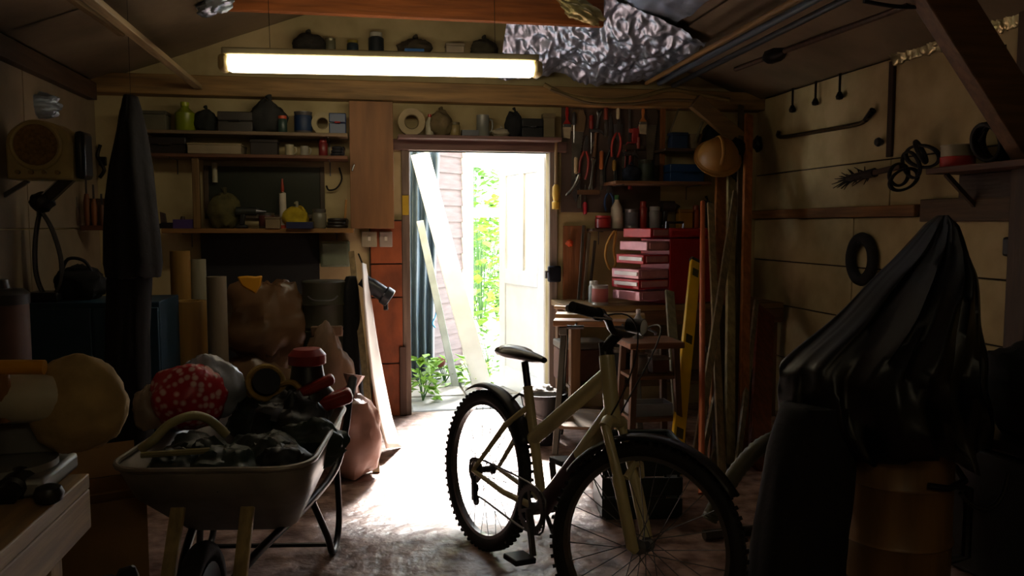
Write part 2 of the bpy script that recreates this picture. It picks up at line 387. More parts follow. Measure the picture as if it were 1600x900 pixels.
# the shed door, opened outwards at the right jamb
dw = .80; dh = dz-.03; ang = R(180-74)
dr = bpy.data.objects.new('door_1', None); C.objects.link(dr); dr['kind'] = 'structure'
dr.location = (dx1+.01, D+T+.02, .015); dr.rotation_euler = (0, 0, ang)
wd = mat('white_door_paint', '#dfe3e4', .45, 0, .12, 4, .1)
for x0, x1 in ((0, .11), (dw-.11, dw)): MB().span((x0, -.02, 0), (x1, .02, dh)).build('stile', wd, dr, bevel=.003)
MB().span((.36, -.018, dh*.5), (.43, .018, dh-.1)).build('muntin', wd, dr, bevel=.003)
for z0, z1 in ((0, .18), (dh*.5-.06, dh*.5+.06), (dh-.11, dh)): MB().span((.11, -.02, z0), (dw-.11, .02, z1)).build('rail', wd, dr, bevel=.003)
MB().span((.11, -.008, .18), (dw-.11, .008, dh*.5-.06)).build('panel', wd, dr)
gl = mat('dusty_glass', '#c9c6c4', .25, 0, .2, 6, .02, trans=.6)
for x0, x1 in ((.11, .36), (.43, dw-.11)): MB().span((x0, -.003, dh*.5+.06), (x1, .003, dh-.11)).build('pane', gl, dr)
hm = metal('#4a4644', .5)
MB().span((.05, -.05, .9), (.07, -.02, 1.05)).cyl((.06, -.05, 1.02), (.16, -.05, 1.02), .009).build('handle', hm, dr)
lean('garden_tool_handle', P(826, 462, 6.35), PZ(829, 600, 0), .03, .03, wood('#a8622e', 'z'), 'thin brown wooden tool handle standing in the doorway by the saddle', 'handle')
lean('plastic_pipe', P(851, 240, 6.2), PZ(848, 612, 0), .05, .05, mat('white_upvc', '#d9dcda', .4), 'white plastic pipe standing against the right door jamb', 'pipe')
# ------------------------------------------------------------------ tube lights: the one in view and its twin at the near end of the shed
YL = 4.4
la, lb = P(343, 99, YL), P(845, 109, YL); LL = (lb-la).length
em = bpy.data.materials.new('glowing_diffuser'); em.use_nodes = True
eb = em.node_tree.nodes['Principled BSDF']; eb.inputs['Base Color'].default_value = (.9, .85, .7, 1); eb.inputs['Emission Color'].default_value = (1, .85, .58, 1); eb.inputs['Emission Strength'].default_value = LAMP_STRENGTH
def capsule(rx, rz, L, n=20):
    rings = []
    for t in [-1, -.985, -.96, -.9, .9, .96, .985, 1]:
        k = 1 if abs(t) <= .96 else (.8 if abs(t) < 1 else .45)
        rings.append([Vector((t*L/2, math.cos(2*math.pi*i/n)*rx*k, math.sin(2*math.pi*i/n)*rz*k)) for i in range(n)])
    return MB().loft(rings)
em2 = em.copy(); em2.name = 'glowing_diffuser_aged'; em2.node_tree.nodes['Principled BSDF'].inputs['Emission Strength'].default_value = LAMP_STRENGTH*.7
def tube_light(loc, tilt, label, em=em):
    lt = thing('tube_light', label, 'light', loc, 0, rot=(0, tilt, 0), group='tube lights under the roof')
    capsule(.055, .045, LL*.965).build('diffuser', em, lt)
    for sx in (-1, 1): MB().box((sx*LL*.487, 0, .0), (LL*.03, .105, .085)).build('end_cap', plastic('#d8c48c'), lt, bevel=.02)
    MB().box((0, 0, .058), (LL*.98, .085, .035)).build('housing', plain('#c9bd95'), lt, bevel=.006)
    for sx in (-.35, .35): MB().cyl((sx*LL, 0, .08), (sx*LL, .0, roofz(loc[0]+sx*LL)-loc[2]-.03), .0015, n=6).build('hanger', hm, lt)
tube_light((la+lb)/2, math.atan2(la.z-lb.z, lb.x-la.x), 'long fluorescent tube light with glowing white diffuser under the roof')
tube_light(Vector((XM, -.9, ZE+.12)), 0, 'second fluorescent tube light hung at the near end of the shed', em2)
# ------------------------------------------------------------------ bicycle
rc = PZ(750, 853, 0); fc = PZ(986, 1012, 0)
hd = math.atan2(fc.y-rc.y, fc.x-rc.x)
bike = thing('bicycle', 'cream and purple mountain bike with black knobbly tyres standing on the floor', 'bicycle', (rc.x, rc.y, 0), rot=(R(-5), 0, hd))
bike.rotation_mode = 'XYZ'
fcream = mat('bike_cream', '#c9bd8e', .4, 0, .15, 5, .03, coat=.2); fpurp = mat('bike_purple', '#4a2c38', .4, 0, .3, 8, .03, coat=.3)
blk = mat('black_rubber', '#131214', .75, 0, .4, 20, .2); bkp = plastic('#141416', .4); chrome = metal('#b9bcc0', .22); steel = metal('#77777a', .4)
WB = (fc-rc).xy.length; RW = .335; BB = Vector((.44, 0, .30)); ST = Vector((.275, 0, .74)); HT = Vector((WB-.24, 0, .90)); HB = Vector((WB-.185, 0, .73))
RX = Matrix.Rotation(math.pi/2, 3, 'X')
def wheel_parts(parent, c, M4, rear):
    def put(mb, nm, mt, par=parent): mb.xf(M4); return mb.build(nm, mt, par)
    t = MB().torus(c, RW-.024, .026, 56, 10, RX)
    for k in range(64):
        a = 2*math.pi*k/64
        for s in (-1, 1):
            aa = a+(s*.025); rr = RW-.002
            t.box(Vector(c)+Vector((math.cos(aa)*rr, s*.012, math.sin(aa)*rr)), (.012, .018, .012), Matrix.Rotation(-aa, 3, 'Y'))
    tt = put(t, 'tyre', blk)
    rm = MB().ring([(RW-.06, -.012), (RW-.042, -.014), (RW-.042, .014), (RW-.06, .012)], 56, c, RX); put(rm, 'rim', metal('#8a8a8c', .35))
    sp = MB()
    for k in range(28):
        a = 2*math.pi*k/28; s = 1 if k % 2 else -1; a2 = a + (.9 if (k//2) % 2 else -.9)
        sp.tube([Vector(c)+Vector((math.cos(a)*(RW-.058), 0, math.sin(a)*(RW-.058))), Vector(c)+Vector((math.cos(a2)*.022, s*.03, math.sin(a2)*.022))], .0016, 4)
    put(sp, 'spokes', steel)
    hb = MB().lathe([(.008, -.06), (.008, -.045), (.024, -.04), (.024, -.03), (.014, -.025), (.014, .025), (.024, .03), (.024, .04), (.008, .045), (.008, .06)], 16, c, RX)
    put(hb, 'hub', steel)
I4 = Matrix.Identity(4)
RA = Vector((0, 0, RW))
wheel_parts(bike, RA, I4, True)
def bp(mb, nm, mt, **k): return mb.build(nm, mt, bike, **k)
bp(MB().tube([ST+Vector((0, 0, 0)), BB], .019, 12), 'seat_tube', fcream)
bp(MB().tube([HT+Vector((.012, 0, -.035)), Vector((.335, 0, .54))], .024, 12, flat=1.25), 'top_tube', fcream)
mid = HB.lerp(BB, .42)
dt = bp(MB().tube([HB+Vector((-.0, 0, .01)), mid], .030, 12, flat=1.2), 'down_tube', fcream)
MB().tube([mid, BB], .031, 12, flat=1.2).build('purple_section', fpurp, dt)
bp(MB().tube([HT+Vector((0, 0, .03)), HB+Vector((.01, 0, -.03))], .027, 14), 'head_tube', fcream)
for s in (-1, 1):
    bp(MB().tube([Vector((.30, s*.012, .66)), Vector((.2, s*.045, .57)), Vector((.0, s*.062, RW))], [.012, .012, .009], 10), 'seat_stay', fcream)
    bp(MB().tube([BB+Vector((-.02, s*.03, 0)), Vector((.25, s*.06, .31)), Vector((0, s*.062, RW))], [.014, .012, .01], 10), 'chain_stay', fcream)
bp(MB().cyl(BB+Vector((0, -.05, 0)), BB+Vector((0, .05, 0)), .024), 'bottom_bracket', steel)
# seat
sp_top = ST + (ST-BB).normalized()*.10
bp(MB().tube([ST-(ST-BB)*.1, sp_top], .0145, 12), 'seat_post', bkp)
sr = []
for x, wy, z0, z1 in [(-.13, .05, 0, .03), (-.11, .075, -.012, .042), (-.05, .078, -.015, .042), (.02, .045, -.012, .034), (.09, .024, -.008, .03), (.145, .015, 0, .022)]:
    sr.append([Vector((x, wy*math.cos(2*math.pi*k/12), (z0+z1)/2 + (z1-z0)/2*math.sin(2*math.pi*k/12))) for k in range(12)])
sd = MB().loft(sr); sd.v = [v+sp_top+Vector((-.01, 0, .015)) for v in sd.v]
bp(sd, 'saddle', plastic('#2a2724', .32))
# drivetrain
cr = MB().ring([(.068, -.003), (.088, -.003), (.088, .003), (.068, .003)], 36, BB+Vector((0, -.055, 0)), RX)
for k in range(36): a = 2*math.pi*k/36; cr.box(BB+Vector((math.cos(a)*.09, -.055, math.sin(a)*.09)), (.007, .004, .007), Matrix.Rotation(-a, 3, 'Y'))
for k in range(4): cr.bar(BB+Vector((0, -.055, 0)), BB+Vector((math.cos(k*1.571+.4)*.075, -.055, math.sin(k*1.571+.4)*.075)), .014, .005, up=(0, 1, 0))
bp(cr, 'chainring', steel)
for s, a in ((-1, R(-62)), (1, R(118))):
    e = BB+Vector((math.cos(a)*.17, s*.085, math.sin(a)*.17))
    ck = bp(MB().bar(BB+Vector((0, s*.068, 0)), e, .014, .024, up=(0, 1, 0)), 'crank', steel, bevel=.003)
    MB().box(e+Vector((0, s*.06, 0)), (.09, .09, .022)).build('pedal', bkp, ck, bevel=.005)
cs = MB()
for k, r in enumerate((.055, .047, .04, .033)): cs.ring([(r-.012, 0), (r, 0), (r, .003), (r-.012, .003)], 24, RA+Vector((0, -.05+.006*k, 0)), RX)
bp(cs, 'cassette', metal('#8d867c', .4))
bp(MB().tube(closest([BB+Vector((.09, -.055, 0)), BB+Vector((.03, -.055, .088)), RA+Vector((0, -.048, .05)), RA+Vector((-.045, -.048, -.01)), RA+Vector((.02, -.05, -.07)), RA+Vector((.03, -.052, -.12)), RA+Vector((.06, -.054, -.1)), BB+Vector((.03, -.055, -.088))], 5), .0045, 6, closed=True), 'chain', steel)
dm = MB().bar(RA+Vector((.01, -.065, -.02)), RA+Vector((.03, -.065, -.12)), .02, .012, up=(0, 1, 0)).ring([(.008, -.004), (.022, -.004), (.022, .004), (.008, .004)], 12, RA+Vector((.03, -.055, -.12)), RX).ring([(.006, -.004), (.02, -.004), (.02, .004), (.006, .004)], 12, RA+Vector((.02, -.055, -.07)), RX)
bp(dm, 'derailleur', bkp)
bp(MB().tube([Vector((.39, .03, .30)), Vector((.33, .20, .03)), Vector((.34, .225, .022))], .009, 8), 'kickstand', steel)
def guard(c, a0, a1, r, wdt, M4, par, nm):
    mb = MB()
    def fn(u, v):
        a = a0+(a1-a0)*u; y = (v-.5)*2; rr = r - .018*y*y
        return Vector(c)+Vector((math.cos(a)*rr, y*wdt/2, math.sin(a)*rr))
    mb.grid(fn, 20, 6).xf(M4); return mb.build(nm, bkp, par, solid=.003)
guard(RA, R(30), R(118), RW+.035, .07, I4, bike, 'rear_mudguard')
bp(MB().tube([Vector((.285, 0, .70)), Vector((.22, 0, .70)), Vector((.15, 0, .66))], .006, 6), 'mudguard_stay', bkp)
# steered front end
sax = (HT-HB).normalized(); STEER = R(27)
M4 = Matrix.Translation(HB) @ Matrix.Rotation(STEER, 4, sax) @ Matrix.Translation(-HB)
FA = Vector((WB, 0, RW)); fwd = Vector((1, 0, 0)); perp = (fwd - sax*fwd.dot(sax)).normalized()
wheel_parts(bike, FA, M4, False)
def fp(mb, nm, mt, **k): mb.xf(M4); return mb.build(nm, mt, bike, **k)
cw = HB - sax*.035
fp(MB().tube([cw+Vector((0, -.07, -.005)), cw+Vector((0, -.055, .015)), cw+Vector((0, .055, .015)), cw+Vector((0, .07, -.005))], .022, 10), 'fork_crown', fcream)
for s in (-1, 1):
    fp(MB().tube([cw+Vector((0, s*.068, .0)), cw.lerp(FA, .5)+Vector((0, s*.068, 0))], .0165, 12), 'stanchion', fcream)
    fp(MB().tube([cw.lerp(FA, .42)+Vector((0, s*.068, 0)), FA+Vector((-.012, s*.068, .0)), FA+Vector((0, s*.06, -.012))], [.021, .02, .013], 12), 'fork_leg', fcream)
fp(MB().tube([cw.lerp(FA, .42)+Vector((.03, -.068, 0)), cw.lerp(FA, .30)+Vector((.055, -.03, .0)), cw.lerp(FA, .30)+Vector((.055, .03, 0)), cw.lerp(FA, .42)+Vector((.03, .068, 0))], .011, 8), 'fork_brace', fcream)
guard(FA, R(40), R(150), RW+.03, .075, M4, bike, 'front_mudguard')
sb = HT + sax*.05; bc = sb + perp*.07 + sax*.05
fp(MB().cyl(HT+sax*.02, HT+sax*.075, .017).tube([sb, sb.lerp(bc, .5)+sax*.005, bc], .019, 12), 'stem', bkp)
hbr = [bc+Vector((0, -.30, .045)), bc+Vector((.0, -.16, .04)), bc+Vector((0, -.07, .0)), bc+Vector((0, .07, 0)), bc+Vector((0, .16, .04)), bc+Vector((0, .30, .045))]
hbr[0] += -fwd*.05; hbr[-1] += -fwd*.05
fp(MB().tube(smoothpts(hbr, 4), .0125, 10), 'handlebar', bkp)
for s, e, i in ((-1, hbr[0], hbr[1]), (1, hbr[-1], hbr[-2])):
    fp(MB().tube([e, e.lerp(i, .75)], .018, 12), 'grip', blk)
    q = e.lerp(i, .85)
    fp(MB().tube([q+fwd*.02, q+fwd*.055+Vector((0, s*.02, -.012)), e.lerp(i, .2)+fwd*.06+Vector((0, 0, -.02))], [.012, .007, .005], 8, flat=.6), 'brake_lever', chrome)
    fp(MB().cyl(q+Vector((0, -.012, 0)), q+Vector((0, .012, 0)), .022), 'shifter', bkp)
    fp(MB().tube(bez(q+fwd*.03, q+fwd*.16+Vector((0, -s*.05, .07)), HT+fwd*.14+Vector((0, s*.02, .02)), HB+Vector((.01, s*.035, .0)), 16), .003, 6), 'cable', bkp)
lampm = MB().lathe([(.012, -.035), (.024, -.03), (.028, .02), (.03, .03)], 16, bc+fwd*.05+Vector((0, 0, .03)), Matrix.Rotation(math.pi/2, 3, 'Y'))
lo_ = fp(lampm, 'front_lamp', bkp)
fp(MB().lathe([(.027, 0), (.02, .006), (0, .008)], 16, bc+fwd*.08+Vector((0, 0, .03)), Matrix.Rotation(math.pi/2, 3, 'Y')), 'lamp_lens', plain('#dfe6ea', .1))
# ------------------------------------------------------------------ wheelbarrow
bwc = PD(386, 700, 3.08)
wb = thing('wheelbarrow', 'grey metal wheelbarrow with black tube frame filled with dark green bundles', 'wheelbarrow', (bwc.x, bwc.y, 0), R(-90-8))
galv = mat('grey_galvanised_tray', '#8d867c', .45, .35, .35, 5, .12)
def rrect(x0, x1, wy0, wy1, z0, z1, n=8, r=.1):        # wy0 half-width at the rear, wy1 at the nose; z0/z1 likewise
    pts = []
    for (sx, sy, a0) in ((1, 1, 0), (-1, 1, 90), (-1, -1, 180), (1, -1, 270)):
        for k in range(n):
            a = R(a0 + 90*k/(n-1)); cx = (x1-r if sx > 0 else x0+r); hw = (wy1 if sx > 0 else wy0)-r
            x = cx+math.cos(a)*r; y = sy*hw+math.sin(a)*r; t = (x-x0)/(x1-x0); pts.append(Vector((x, y, z0+(z1-z0)*t)))
    return pts
rim = rrect(-.44, .46, .315, .33, .60, .585, r=.12); base = rrect(-.27, .16, .21, .21, .30, .27, r=.08); mid_ = rrect(-.39, .38, .29, .30, .48, .45, r=.11)
tr = MB().loft([base, mid_, rim], caps=False); tr.f.append(tuple(range(len(base)))[::-1])
to = tr.build('tray', galv, wb, solid=.003)
MB().tube(rim, .010, 8, closed=True).build('rolled_rim', galv, to)
btube = mat('black_tube_paint', '#161517', .35, .2, .3, 8, .05)
for s in (-1, 1):
    MB().tube(smoothpts([(.56, s*.06, .2), (.30, s*.13, .255), (-.1, s*.21, .275), (-.40, s*.26, .32), (-.52, s*.285, .45), (-.62, s*.29, .58), (-.70, s*.29, .63)], 5), .016, 10).build('handle_tube', btube, wb)
    MB().tube([(-.63, s*.29, .59), (-.73, s*.29, .655)], .021, 12).build('grip', blk, wb)
    MB().tube(smoothpts([(-.12, s*.22, .27), (-.20, s*.26, .10), (-.24, s*.27, .016), (-.36, s*.27, .016), (-.42, s*.27, .12), (-.43, s*.26, .34)], 5), .014, 10).build('leg', btube, wb)
    MB().bar((.40, s*.115, .44), (.545, s*.115, .16), .022, .045, up=(0, 1, 0)).build('nose_brace', wood('#b09a66', 'z'), wb, bevel=.003)
MB().tube([(-.28, -.27, .03), (-.28, .27, .03)], .010, 8).build('leg_crossbar', btube, wb)
RXw = Matrix.Rotation(math.pi/2, 3, 'X')
wt = MB().torus((.545, 0, .185), .15, .036, 36, 10, RXw).build('tyre', blk, wb)
MB().lathe([(.0, -.02), (.09, -.022), (.12, -.03), (.12, .03), (.09, .022), (0, .02)], 24, (.545, 0, .185), RXw).build('wheel_disc', btube, wb)
MB().cyl((.545, -.14, .185), (.545, .14, .185), .009).build('axle', steel, wb)
wbm = Matrix.Translation((bwc.x, bwc.y, 0)) @ Matrix.Rotation(R(-98), 4, 'Z')
def WB_(x, y, z): return wbm @ Vector((x, y, z))
grn = [mat('dark_green_bag_%d' % i, c, .5, 0, .5, 6, .3) for i, c in enumerate(('#1d2b25', '#233029', '#171d1c', '#2a3a30'))]
for i, (x, y, z, r, gi, lab) in enumerate([
    (.10, .11, .49, (.16, .13, .12), 0, 'dark green bag lying at the front middle of the wheelbarrow load'),
    (.05, -.16, .47, (.15, .12, .12), 1, 'dark green bag at the left of the wheelbarrow load beside the pale hose'),
    (-.14, .13, .55, (.14, .13, .15), 2, 'black bundle piled highest in the wheelbarrow'),
    (-.05, .0, .44, (.16, .16, .12), 3, 'mossy green bundle at the bottom of the wheelbarrow load'),
    (.27, .0, .52, (.12, .13, .09), 3, 'grey-green folded bundle at the nose of the wheelbarrow'),
    (.27, -.17, .52, (.10, .10, .08), 0, 'green-black pouch at the nose of the wheelbarrow under the hose'),
    (.26, .20, .52, (.10, .09, .085), 2, 'black pouch at the right nose corner of the wheelbarrow'),
    (-.28, -.02, .55, (.12, .15, .14), 0, 'dark green bundle at the very back of the wheelbarrow'),
    (.0, .24, .54, (.13, .07, .09), 3, 'mossy roll along the right side of the wheelbarrow'),
    (.16, .12, .53, (.10, .09, .08), 1, 'small dark green pouch in the wheelbarrow by the flared right rim')]):
    p = WB_(x, y, z); solo('bag', MB().blob((0, 0, 0), r, 11+i, .28, 1.8), grn[gi], lab, 'bag', loc=p, group='bundles in the wheelbarrow')
m = MB().tube([WB_(*q) for q in smoothpts([(.26, -.29, .60), (.25, -.25, .63), (.20, -.21, .675), (.14, -.15, .69), (.10, -.10, .66), (.08, -.05, .60)], 6)], .017, 10)
world_solo('hose', m, plastic('#9c9468'), 'pale yellow hose end looping over the wheelbarrow load', 'hose')
world_solo('stick', MB().tube([WB_(.33, -.26, .60), WB_(.30, -.04, .605)], .011, 8), wood('#8c8455', 'x'), 'short pale stick lying on the wheelbarrow rim', 'stick')
# red machine standing at the rear of the load
rp = WB_(-.30, .17, .56)
rd = mat('red_machine_paint', '#9c2a22', .4, 0, .25, 7, .05)
t = thing('garden_machine', 'red and black motor unit with round red cap at the back of the wheelbarrow', 'machine', rp, scale=1.25)
MB().lathe([(.07, 0), (.085, .03), (.085, .1), (.06, .13), (.05, .19)], 20).build('motor_body', bkp, t)
MB().lathe([(.05, .19), (.062, .195), (.062, .225), (.045, .245), (0, .25)], 20).build('cap', rd, t)
MB().box((.07, -.04, .07), (.16, .07, .05), Matrix.Rotation(R(-18), 3, 'Y')).build('red_cover', rd, t, bevel=.015)
MB().box((.03, -.07, .13), (.13, .05, .035), Matrix.Rotation(R(-24), 3, 'Y')).build('red_lever', rd, t, bevel=.012)
MB().box((-.03, -.085, .02), (.14, .05, .05)).build('red_base', rd, t, bevel=.012)
MB().tube([(.03, -.11, -.02), (-.06, -.1, .06), (-.08, -.08, .1)], .012, 8).build('pull_cord', plain('#c9beb4'), t)
# coil of yellowish rope round a dark spool
rp = WB_(-.27, .0, .72)
t = thing('rope_spool', 'dark spool wound with yellowish rope on top of the wheelbarrow bundles', 'rope', rp, rot=(R(62), R(14), R(10)))
MB().lathe([(.055, -.05), (.055, -.042), (.03, -.042), (.03, .042), (.055, .042), (.055, .05)], 20).build('spool', bkp, t)
for k in range(4): MB().torus((0, 0, -.03+.02*k), .064+.006*(k % 2), .012, 24, 8).build('rope_turn', mat('yellow_rope', '#a98c48', .9, 0, .3, 30, .4), t)
MB().tube(smoothpts([(.06, 0, .03), (.10, .0, .09), (.15, -.05, .10), (.16, -.12, .08)], 5), .013, 8).build('rope_tail', MC['yellow_rope'], t)
# ------------------------------------------------------------------ bench at front left with mitre saw
zb = .80; bk = PZ(141, 739, zb)
bx0, bx1, by0, by1 = XL+.02, bk.x, -.4, bk.y
bt = thing('workbench', 'pine workbench with thick front edge in the near left corner', 'workbench', ((bx0+bx1)/2, (by0+by1)/2, 0))
hx, hy = (bx1-bx0)/2, (by1-by0)/2
by_ = wood('#a27f4a', 'y')
for k in range(4):
    a, b = -hx+k*hx/2, -hx+(k+1)*hx/2
    MB().span((a+.002, -hy, zb-.035), (b-.002, hy, zb)).build('top_plank', by_, bt, bevel=.003)
MB().span((hx-.035, -hy+.0, zb-.13), (hx-.002, hy, zb-.037)).build('front_apron', by_, bt, bevel=.003)
MB().span((-hx, hy-.035, zb-.13), (hx-.037, hy, zb-.037)).build('end_apron', wood('#a27f4a', 'x'), bt, bevel=.003)
for sx, sy in ((1, 1), (1, -1), (-1, 1), (-1, -1)):
    MB().box((sx*(hx-.08), sy*(hy-.10), (zb-.037)/2), (.07, .07, zb-.037)).build('leg', wood('#a27f4a', 'z'), bt, bevel=.004)
MB().span((hx-.10, -hy+.1, .18), (hx-.07, hy-.1, .26)).build('stretcher', by_, bt, bevel=.003)
# saw, local x = right
sp_ = PD(25, 740, 1.80)
ms = thing('mitre_saw', 'mitre saw with yellow handle and tan dust bag on the workbench end', 'saw', (sp_.x-.015, sp_.y+.0, zb+.001))
grey = mat('cast_aluminium', '#8d8b84', .5, .5, .3, 8, .15)
ylw = mat('saw_yellow', '#c98a1c', .4, 0, .2, 7, .05)
MB().box((-.03, 0, .02), (.28, .22, .04)).build('base', grey, ms, bevel=.01)
MB().lathe([(.1, .04), (.1, .055), (.0, .056)], 28).build('turntable', grey, ms)
MB().box((-.03, .055, .10), (.26, .02, .09)).build('fence', grey, ms, bevel=.006)
MB().lathe([(.03, 0), (.03, .05), (.022, .055), (.022, .08), (.0, .082)], 16, (.05, -.06, .03), Matrix.Rotation(R(100), 3, 'X')).build('clamp_knob', bkp, ms)
bl = MB(); n = 40
out = []
for k in range(n*2): a = math.pi*k/n; r = .115 if k % 2 else .122; out.append((math.cos(a)*r, math.sin(a)*r))
bl.prism(out, .004); blo = bl.build('blade', metal('#2c2c2e', .5), ms, loc=(-.10, -.10, .165), rot=(0, 0, R(12)))
MB().lathe([(.05, -.03), (.055, .0), (.055, .12), (.045, .14), (0, .14)], 20, (-.02, .02, .19), Matrix.Rotation(R(90), 3, 'Y')).build('motor', plain('#b5ab92'), ms)
MB().tube([(-.02, .10, .08), (-.02, .08, .2), (-.03, .0, .26)], [.03, .028, .025], 12).build('arm', grey, ms)
MB().tube(smoothpts([(-.12, -.02, .245), (-.04, -.03, .268), (.04, -.03, .27), (.095, -.03, .268)], 4), .0165, 12).build('handle', ylw, ms)
MB().tube([(-.0, -.03, .26), (-.0, -.0, .15)], .022, 10).build('handle_post', wood('#8a5f30', 'z'), ms)
MB().blob((.135, .05, .165), (.105, .085, .115), 4, .12, 1.2).build('dust_bag', cloth('#a68b58'), ms)
MB().tube([(.04, .03, .19), (.09, .045, .17)], .03, 14).build('dust_port', plain('#c3bca6'), ms)
# things at the bench end and behind it
p = PZ(78, 772, zb)+Vector((.02, -.06, 0)); solo('knob', MB().lathe([(.016, 0), (.026, .006), (.03, .02), (.024, .034), (.01, .04), (0, .04)], 18), bkp, 'black round knob lying on the workbench top', 'knob', loc=p)
p = PZ(100, 722, zb); solo('metal_clip', MB().box((0, 0, .008), (.05, .02, .016)).tube([(-.025, 0, .012), (.0, 0, .022), (.03, 0, .014)], .004, 6), chrome, 'small shiny metal clip beside the mitre saw', 'clip', loc=(bx1-.04, by1-.16, zb), bevel=.003)
p = PD(12, 560, 3.3); t = thing('drum', 'tall brown drum with black lid at the far left edge', 'drum', (p.x-.02, p.y, 0))
MB().lathe([(.10, 0), (.105, .02), (.105, .7), (.11, .72), (.105, .74), (.105, 1.06)], 24).build('body', mat('brown_drum', '#4d2f1e', .6), t)
MB().lathe([(.11, 1.06), (.112, 1.10), (.09, 1.12), (.04, 1.125), (.035, 1.16), (0, 1.16)], 24).build('lid', bkp, t)
# blue cabinet
cb0 = P(35, 475, 4.45); cb1 = P(248, 475, 4.45)
cw_, ch_ = cb1.x-max(cb0.x, XL+.03), cb0.z
cb = thing('cabinet', 'dark blue metal cabinet against the left wall behind the black overalls', 'cabinet', (max(cb0.x, XL+.03)+cw_/2, 4.45+.23, 0))
bl_ = mat('dark_blue_paint', '#16384a', .5, .1, .25, 4, .05)
MB().span((-cw_/2, -.21, .04), (cw_/2, .22, ch_)).build('body', bl_, cb, bevel=.005)
for s in (-1, 1):
    d_ = MB().span((s*cw_/4-cw_/4+.006, -.23, .06), (s*cw_/4+cw_/4-.006, -.21, ch_-.03)).build('door', bl_, cb, bevel=.004)
    MB().tube([(-s*.05+s*.09, -.235, ch_*.55), (-s*.05+s*.09, -.255, ch_*.56), (-s*.05+s*.09, -.255, ch_*.66), (-s*.05+s*.09, -.235, ch_*.67)], .006, 6).build('handle', steel, d_)
MB().span((-cw_/2+.02, -.2, 0), (cw_/2-.02, .2, .04)).build('plinth', bkp, cb)
p = P(130, 474, 4.7); t = thing('bag', 'black holdall slumped on top of the blue cabinet', 'bag', (p.x, 4.68, ch_))
MB().blob((0, 0, .08), (.13, .10, .11), 9, .2, 1.6, flat=0).build('body', cloth('#0f0f12'), t)
MB().tube(smoothpts([(-.08, -.05, .14), (-.04, -.06, .22), (.04, -.06, .21), (.08, -.05, .13)], 5), .009, 6).build('strap', cloth('#17171a'), t)
solo('flat_case', MB().box((0, 0, .025), (.16, .16, .05)), plastic('#101114'), 'flat black case on the left end of the blue cabinet', 'case', loc=(P(72, 474, 4.6).x, 4.62, ch_), bevel=.01)
# ------------------------------------------------------------------ clothes hanging
def drape(name, lev, Dp, ry, m, label, cat, folds=9, amp=.10, seed=0, tilt=0, group=None):
    rings = []; n = 56
    for i, (py, xa, xb) in enumerate(lev):
        a, b = PD(xa, py, Dp), PD(xb, py, Dp); c = (a+b)/2; hw = (b-a).length/2; t = i/(len(lev)-1)
        ax = (b-a).normalized(); dy = Vector((-ax.y, ax.x, 0)); rg = []
        for k in range(n):
            an = 2*math.pi*k/n
            w_ = 1 + amp*(.3+.7*t)*(math.sin(an*folds+seed+.9*math.sin(t*3)) + .8*noise.noise(Vector((math.cos(an)*2, math.sin(an)*2, t*5+seed))))
            r2 = min(ry, hw*1.2+.02)
            rg.append(c + ax*math.cos(an)*hw*(1+.25*(w_-1)) + dy*math.sin(an)*r2*w_ + Vector((0, 0, (.02*noise.noise(Vector((an*2, t*3, seed))) if 0 < i else 0))))
        rings.append(rg)
    # refine with interpolation
    fine = []
    for i in range(len(rings)-1):
        for q in range(4):
            t = q/4; fine.append([rings[i][k].lerp(rings[i+1][k], t) + Vector((0, .006*noise.noise(Vector((k*.5, (i*4+q)*.5, seed))), 0)) for k in range(n)])
    fine.append(rings[-1])
    return world_solo(name, MB().loft(fine), m, label, cat, group, ang=80)
bc_ = mat('black_coat_cloth', '#050507', .85, 0, .3, 12, .3)
coat_ = drape('coat', [(150, 196, 213), (175, 191, 220), (210, 186, 227), (260, 176, 235), (310, 169, 242), (360, 166, 248), (410, 166, 252), (432, 170, 248)], 4.05, .12, bc_, 'long black coat hanging from the beam left of the shelves', 'coat', 7, .12, 1)
drape('overalls', [(330, 186, 222), (400, 176, 236), (440, 168, 236), (520, 166, 232), (600, 164, 234), (660, 160, 238), (720, 158, 240), (745, 160, 244)], 4.05, .085, mat('black_navy_cloth', '#060609', .9, 0, .3, 12, .3), 'black overalls hanging below the long coat in front of the cabinet', 'overalls', 5, .14, 4)
ct = PD(204, 152, 4.05)-coat_.location; MB().tube([ct-Vector((0, 0, .03)), ct+Vector((0, 0, roofz(PD(204, 152, 4.05).x)-PD(204, 152, 4.05).z))], .0012, 6).build('hanging_cord', btube, coat_)
# ------------------------------------------------------------------ covered dust extractor at the right
ex = PD(1400, 700, 3.05)
t = thing('dust_extractor', 'brown ribbed drum of a dust extractor below the black plastic sheet', 'dust extractor', (ex.x, ex.y, 0))
drm = mat('brown_drum_metal', '#8f6c40', .4, .1, .35, 3, .05, (6, 6, .6))
MB().lathe([(.19, .06), (.2, .065), (.2, .2), (.208, .21), (.2, .22), (.2, .42), (.208, .43), (.2, .44), (.2, .64), (.208, .65), (.19, .66), (0, .66)], 40).build('drum', drm, t)
MB().lathe([(.17, .66), (.19, .67), (.19, .72), (.10, .80), (.10, .95), (.05, 1.02), (0, 1.03)], 24).build('motor_head', bkp, t)
MB().tube([(.04, 0, .9), (.155, .0, 1.28)], [.05, .02], 12).build('filter_neck', bkp, t)
MB().tube([(-.02, -.212, .46), (.05, -.225, .45), (.16, -.17, .455), (.21, -.06, .47)], .012, 8).build('clamp_band', bkp, t)
MB().tube([(.2, -.05, .40), (.27, -.06, .38), (.27, -.06, .12), (.2, -.05, .10)], .018, 8).build('carry_handle', bkp, t)
for k in range(4): a = k*1.571+.6; MB().ball((math.cos(a)*.16, math.sin(a)*.16, .03), .03).build('castor', bkp, t)
